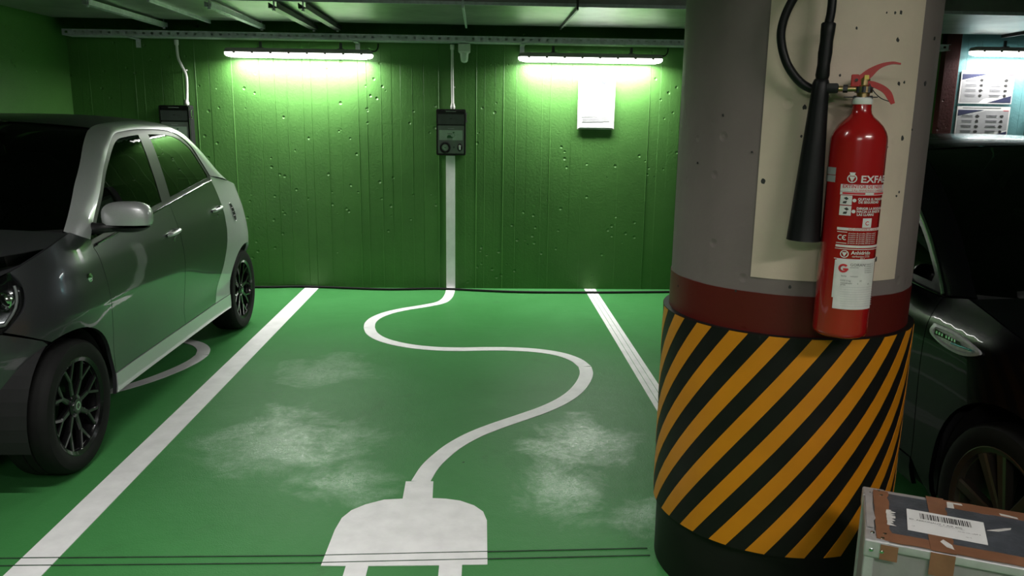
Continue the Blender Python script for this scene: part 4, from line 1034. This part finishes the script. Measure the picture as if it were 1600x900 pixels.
    for z in np.linspace(sp['bump_z0']+.05, tz[-1], 24):
        se = float(np.interp(z, tz, ts)); r0 = B.thr_of(se+.003, z); rows.append([tuple(B.rear(r0*t, z)) for t in np.linspace(-1, 1, 41)])
    k = 9
    G().grid([r for r in rows[:k+1]]).build('rear_bumper', paint, root, smooth=180)
    tgo = G().grid(rows[k:]+[resample(last, 41).tolist()]).build('tailgate', cell, root, smooth=180)
    # ---- cabin
    hw = float(B.Wt(.5))
    cab = G().box((0, (a1+a2)/2, .42), (hw*2-.62, a2-a1+.55, .48)).box((0, (a1+ar+a2-ar)/2+.01, (sl+zb(1.5)-.02)/2), (hw*2-.12, a2-a1-2*ar-.06, zb(1.5)-.02-sl))
    cab.build('body_floor', 'cabin_dark', root)
    sdash = C2[0][0]
    G().box((0, sdash+.16, zb(sdash)-.02), (1.26*hw/.81, .42, .16), .05, 3).build('dashboard', 'cabin_dark', root, smooth=60)
    for x in (-.36, .36):
        for s in sp['seats']:
            g = superell(G(), (x, s+.24, 1.02 if sp['tall'] else .94), .23, .085, .30, .6, 20, 12); g.box((x, s, .66 if sp['tall'] else .60), (.46, .48, .14), .04, 3)
            st_ = g.build('seat', 'seat_cloth', root, smooth=60); superell(G(), (x, s+.29, 1.33 if sp['tall'] else 1.23), .12, .05, .075, .7, 16, 10).build('headrest', 'seat_cloth', st_, smooth=60)
    sw = Vector((.36*sp['drive'], sdash+.46, zb(1.2)-.02))
    G().tube([sw+Vector((.175*math.cos(t), -.06*math.sin(t)*-1, .165*math.sin(t))) for t in np.linspace(0, 2*PI, 29)[:-1]], .014, 8, closed=True).build('steering_wheel', 'cabin_dark', root, smooth=60)
    pm = edge2(iw); G().box((0, pm[1]+.06, pm[2]-.06), (.22, .025, .065), .012, 3).build('inside_mirror', 'black_plastic', root, smooth=60)
    return B

def p_on(B, sd, s, z, o=0.): p = B.side(s, z, -o); return (sd*p[0], p[1], p[2])
# ---- small grey and silver hatchback on the left
def smart_extras(B, sd, root, fe, rq):
    # round side repeater on the wing
    c = p_on(B, sd, .719, .845, .001); T = Matrix.Translation(c) @ Matrix.Rotation(PI/2*sd, 4, 'Y')
    G().lathe([(.021, -.003), (.020, .004), (.014, .0055), (.0135, .0035), (.006, .006), (0, .006)], 22, T).build('side_repeater', 'chrome', fe, smooth=40)
    # air slot behind the rear door with slats
    def sl(ds, dz, o): return p_on(B, sd, 2.868+ds, .895+dz, o)
    ov = [(.026*math.copysign(abs(math.cos(t))**.7, math.cos(t))+.010*math.sin(t)*-1, .062*math.copysign(abs(math.sin(t))**.8, math.sin(t))) for t in np.linspace(0, 2*PI, 25)[:-1]]
    g = G().grid([[sl(a*1.12, b*1.08, .001) for a, b in ov], [sl(a*1.1, b*1.06, .006) for a, b in ov], [sl(a, b, .003) for a, b in ov]], closed=True); lip = g.build('vent_surround', 'car_silver', rq, smooth=40)
    g = G().add([sl(a, b, .0022) for a, b in ov], [tuple(range(24))]); g.build('vent_mesh', 'horn_black', rq)
    for dz in (-.028, 0, .028): G().tube([sl(-.02-dz*.1, dz, .004), sl(.02-dz*.1, dz+.004, .004)], .0035, 6).build('vent_slat', 'horn_black', rq, smooth=60)
LEFT = dict(
    W=[(.10, .74), (.16, .77), (.24, .80), (.32, .80), (.42, .795), (.55, .81), (.70, .825), (.80, .82), (.90, .805), (1.0, .775), (1.06, .757), (1.2, .727), (1.35, .688), (1.45, .655), (1.52, .61), (1.6, .53)],
    SF=[(.10, .10), (.2, .05), (.35, .0), (.6, .0), (.75, .03), (.85, .08), (.95, .14), (1.6, .16)],
    SR=[(.10, 3.40), (.25, 3.46), (.45, 3.495), (.7, 3.48), (.95, 3.44), (1.2, 3.38), (1.45, 3.26), (1.6, 3.1)],
    ZSH=[(.0, .80), (.06, .805), (.2, .862), (.35, .925), (.5, .992), (.62, 1.035), (.71, 1.056), (.9, 1.07)],
    s0=.85, s1=2.95, n=2.7, m=2.2, ax1=.55, ax2=3.04, ar=.345, az=.30, sill=(.235, .335), belt=lambda s: 1.034+.0913*(s-1.59),
    C1=[(.835, 1.0), (.95, 1.10), (1.07, 1.197), (1.21, 1.320), (1.42, 1.450), (1.60, 1.478), (1.90, 1.484), (2.25, 1.464), (2.45, 1.387), (2.56, 1.27), (2.645, 1.165)],
    C2=[(.70, 1.056), (.86, 1.165), (1.04, 1.295), (1.22, 1.436), (1.38, 1.498), (1.62, 1.522), (2.0, 1.530), (2.34, 1.508), (2.58, 1.43), (2.75, 1.30), (2.88, 1.175), (2.98, 1.11)],
    door_front_edge=[(.835, .965), (.852, .90), (.872, .69), (.892, .50), (.905, .40), (.900, .335)],
    door_rear_edge=[(2.640, 1.130), (2.672, 1.08), (2.688, 1.0), (2.680, .88), (2.650, .75), (2.574, .57), (2.46, .44), (2.40, .335)],
    door_split=1.845, bpillar=(1.757, 1.893), light_edge=[(.275, .706), (.31, .74), (.362, .795), (.382, .86), (.372, .920)], bumper_line=[(.265, .702), (.432, .622)],
    tail_edge=[(3.405, .45), (3.41, .60), (3.39, .80), (3.33, .98), (3.24, 1.05)], tyre_out=.805, tyre_w=.195, tyre_r=.298, rim_r=.212, wstyle='y', wm='wheel_black',
    handles=lambda a, b: ((1.74, .90, a), (2.556, .944, b)), extras=smart_extras, mirror=(.905, .94, 1.095), mirrorm='car_silver', th_g=.42, bump_z0=.19, cowl=.15, hcrown=.045,
    roof_s0=1.38, roof_s1=2.40, paint='car_grey', cell='car_silver', roofm='car_roof_dark', handlem='car_silver', seats=(1.45, 2.20), tall=True, drive=1)
lc = thing('parked_car', 'small dark grey and silver five-door car parked at the green wall', 'car', (-2.575, 2.885, 0))
bl_ = build_car(LEFT, lc)
G().tube([(-.25, 1.62, 1.545), (-.25, 1.72, 1.63)], .004, 6).lathe([(.014, 0), (.012, .02), (0, .024)], 12, Matrix.Translation((-.25, 1.61, 1.538))).build('aerial', 'black_plastic', lc, smooth=60)

# ---- black car behind the pillar on the right
def black_extras(B, sd, root, fe, rq):
    def q(ds, dz, o): return p_on(B, sd, ds, dz, o)
    P = [(1.235, .872), (1.24, .838), (1.16, .815), (1.06, .810), (.985, .822), (.945, .845), (1.02, .862), (1.12, .874)]
    o = smooth_path(P+[P[0]], 4)[:-1]
    g = G().grid([[q(a, b, .001) for a, b in o], [q(a, b, .009) for a, b in o], [q(1.09+(a-1.09)*.86, .843+(b-.843)*.72, .011) for a, b in o], [q(1.09+(a-1.09)*.80, .843+(b-.843)*.62, .006) for a, b in o]], closed=True)
    n = len(o); g.f.append(tuple(3*n+k for k in range(n))); bd = g.build('wing_badge', 'sticker_silver', fe, smooth=35)
    G().tube([q(s, .835-.006*(s-1.1)/.1, .009) for s in np.linspace(.99, 1.10, 8)], .004, 8).build('badge_accent', 'badge_teal', bd, smooth=60)
    G().add([q(1.215, .857, .0095), q(1.06, .850, .0095), q(1.04, .840, .0095), q(1.21, .838, .0095)], [(0, 1, 2, 3)]).build('badge_inset', 'gloss_black', bd)
    for s in (1.195, 1.178, 1.161, 1.135, 1.118, 1.101, 1.084): G().box(q(s, .848, .0105), (.003, .010, .010), .001).build('badge_letter', 'chrome', bd)
    # chrome line of the side windows
    cc = [q(*p, .004) for p in resample(smooth_path(RIGHT['C1'], 8), 61)]
    G().tube(cc, .008, 8).build('window_chrome', 'chrome', root, smooth=60)
RIGHT = dict(
    W=[(.10, .80), (.18, .85), (.28, .885), (.40, .885), (.55, .893), (.70, .900), (.80, .900), (.86, .893), (.92, .865), (.98, .835), (1.04, .815), (1.2, .755), (1.35, .69), (1.45, .63), (1.52, .56), (1.6, .47)],
    SF=[(.10, .12), (.2, .06), (.35, .0), (.55, .0), (.7, .03), (.8, .07), (.95, .14), (1.6, .16)],
    SR=[(.10, 4.20), (.25, 4.27), (.45, 4.30), (.7, 4.29), (.95, 4.22), (1.2, 4.12), (1.45, 3.95), (1.6, 3.8)],
    ZSH=[(.0, .70), (.08, .71), (.25, .78), (.5, .855), (.8, .922), (1.05, .967), (1.22, .993), (1.4, 1.01)],
    s0=1.0, s1=3.6, n=2.6, m=2.3, ax1=.78, ax2=3.44, ar=.375, az=.335, sill=(.22, .33), belt=lambda s: .955+.035*(s-1.2),
    C1=[(1.28, .966), (1.41, 1.065), (1.58, 1.175), (1.80, 1.285), (2.06, 1.39), (2.35, 1.44), (2.8, 1.445), (3.15, 1.39), (3.42, 1.25), (3.58, 1.09)],
    C2=[(1.15, .985), (1.33, 1.10), (1.55, 1.235), (1.80, 1.365), (2.06, 1.453), (2.35, 1.485), (2.8, 1.490), (3.2, 1.44), (3.55, 1.29), (3.8, 1.12)],
    door_front_edge=[(1.28, .957), (1.285, .90), (1.28, .80), (1.285, .6), (1.29, .33)],
    door_rear_edge=[(3.575, 1.038), (3.56, .95), (3.48, .80), (3.25, .74), (3.10, .62), (3.0, .45), (2.98, .33)],
    door_split=2.32, bpillar=(2.22, 2.36), light_edge=[(.30, .58), (.40, .65), (.52, .74), (.56, .80), (.53, .862)], bumper_line=[(.29, .575), (.50, .583)],
    tail_edge=[(4.15, .45), (4.18, .60), (4.16, .80), (4.08, .98), (3.96, 1.05)], tyre_out=.895, tyre_w=.215, tyre_r=.325, rim_r=.240, wstyle='five', wm='wheel_bronze',
    handles=lambda a, b: ((2.15, .86, a), (3.15, .89, b)), extras=black_extras, mirror=(.99, 1.64, 1.03), mirrorm='car_black', th_g=.40, bump_z0=.19, cowl=.17, hcrown=.055,
    roof_s0=2.08, roof_s1=3.2, paint='car_black', cell='car_black', roofm='car_black', handlem='car_black', seats=(1.95, 2.85), tall=False, drive=1)
rc = thing('parked_car', 'glossy black car with chrome wing badge parked behind the round pillar', 'car', (2.525, 1.50, 0))
br_ = build_car(RIGHT, rc)
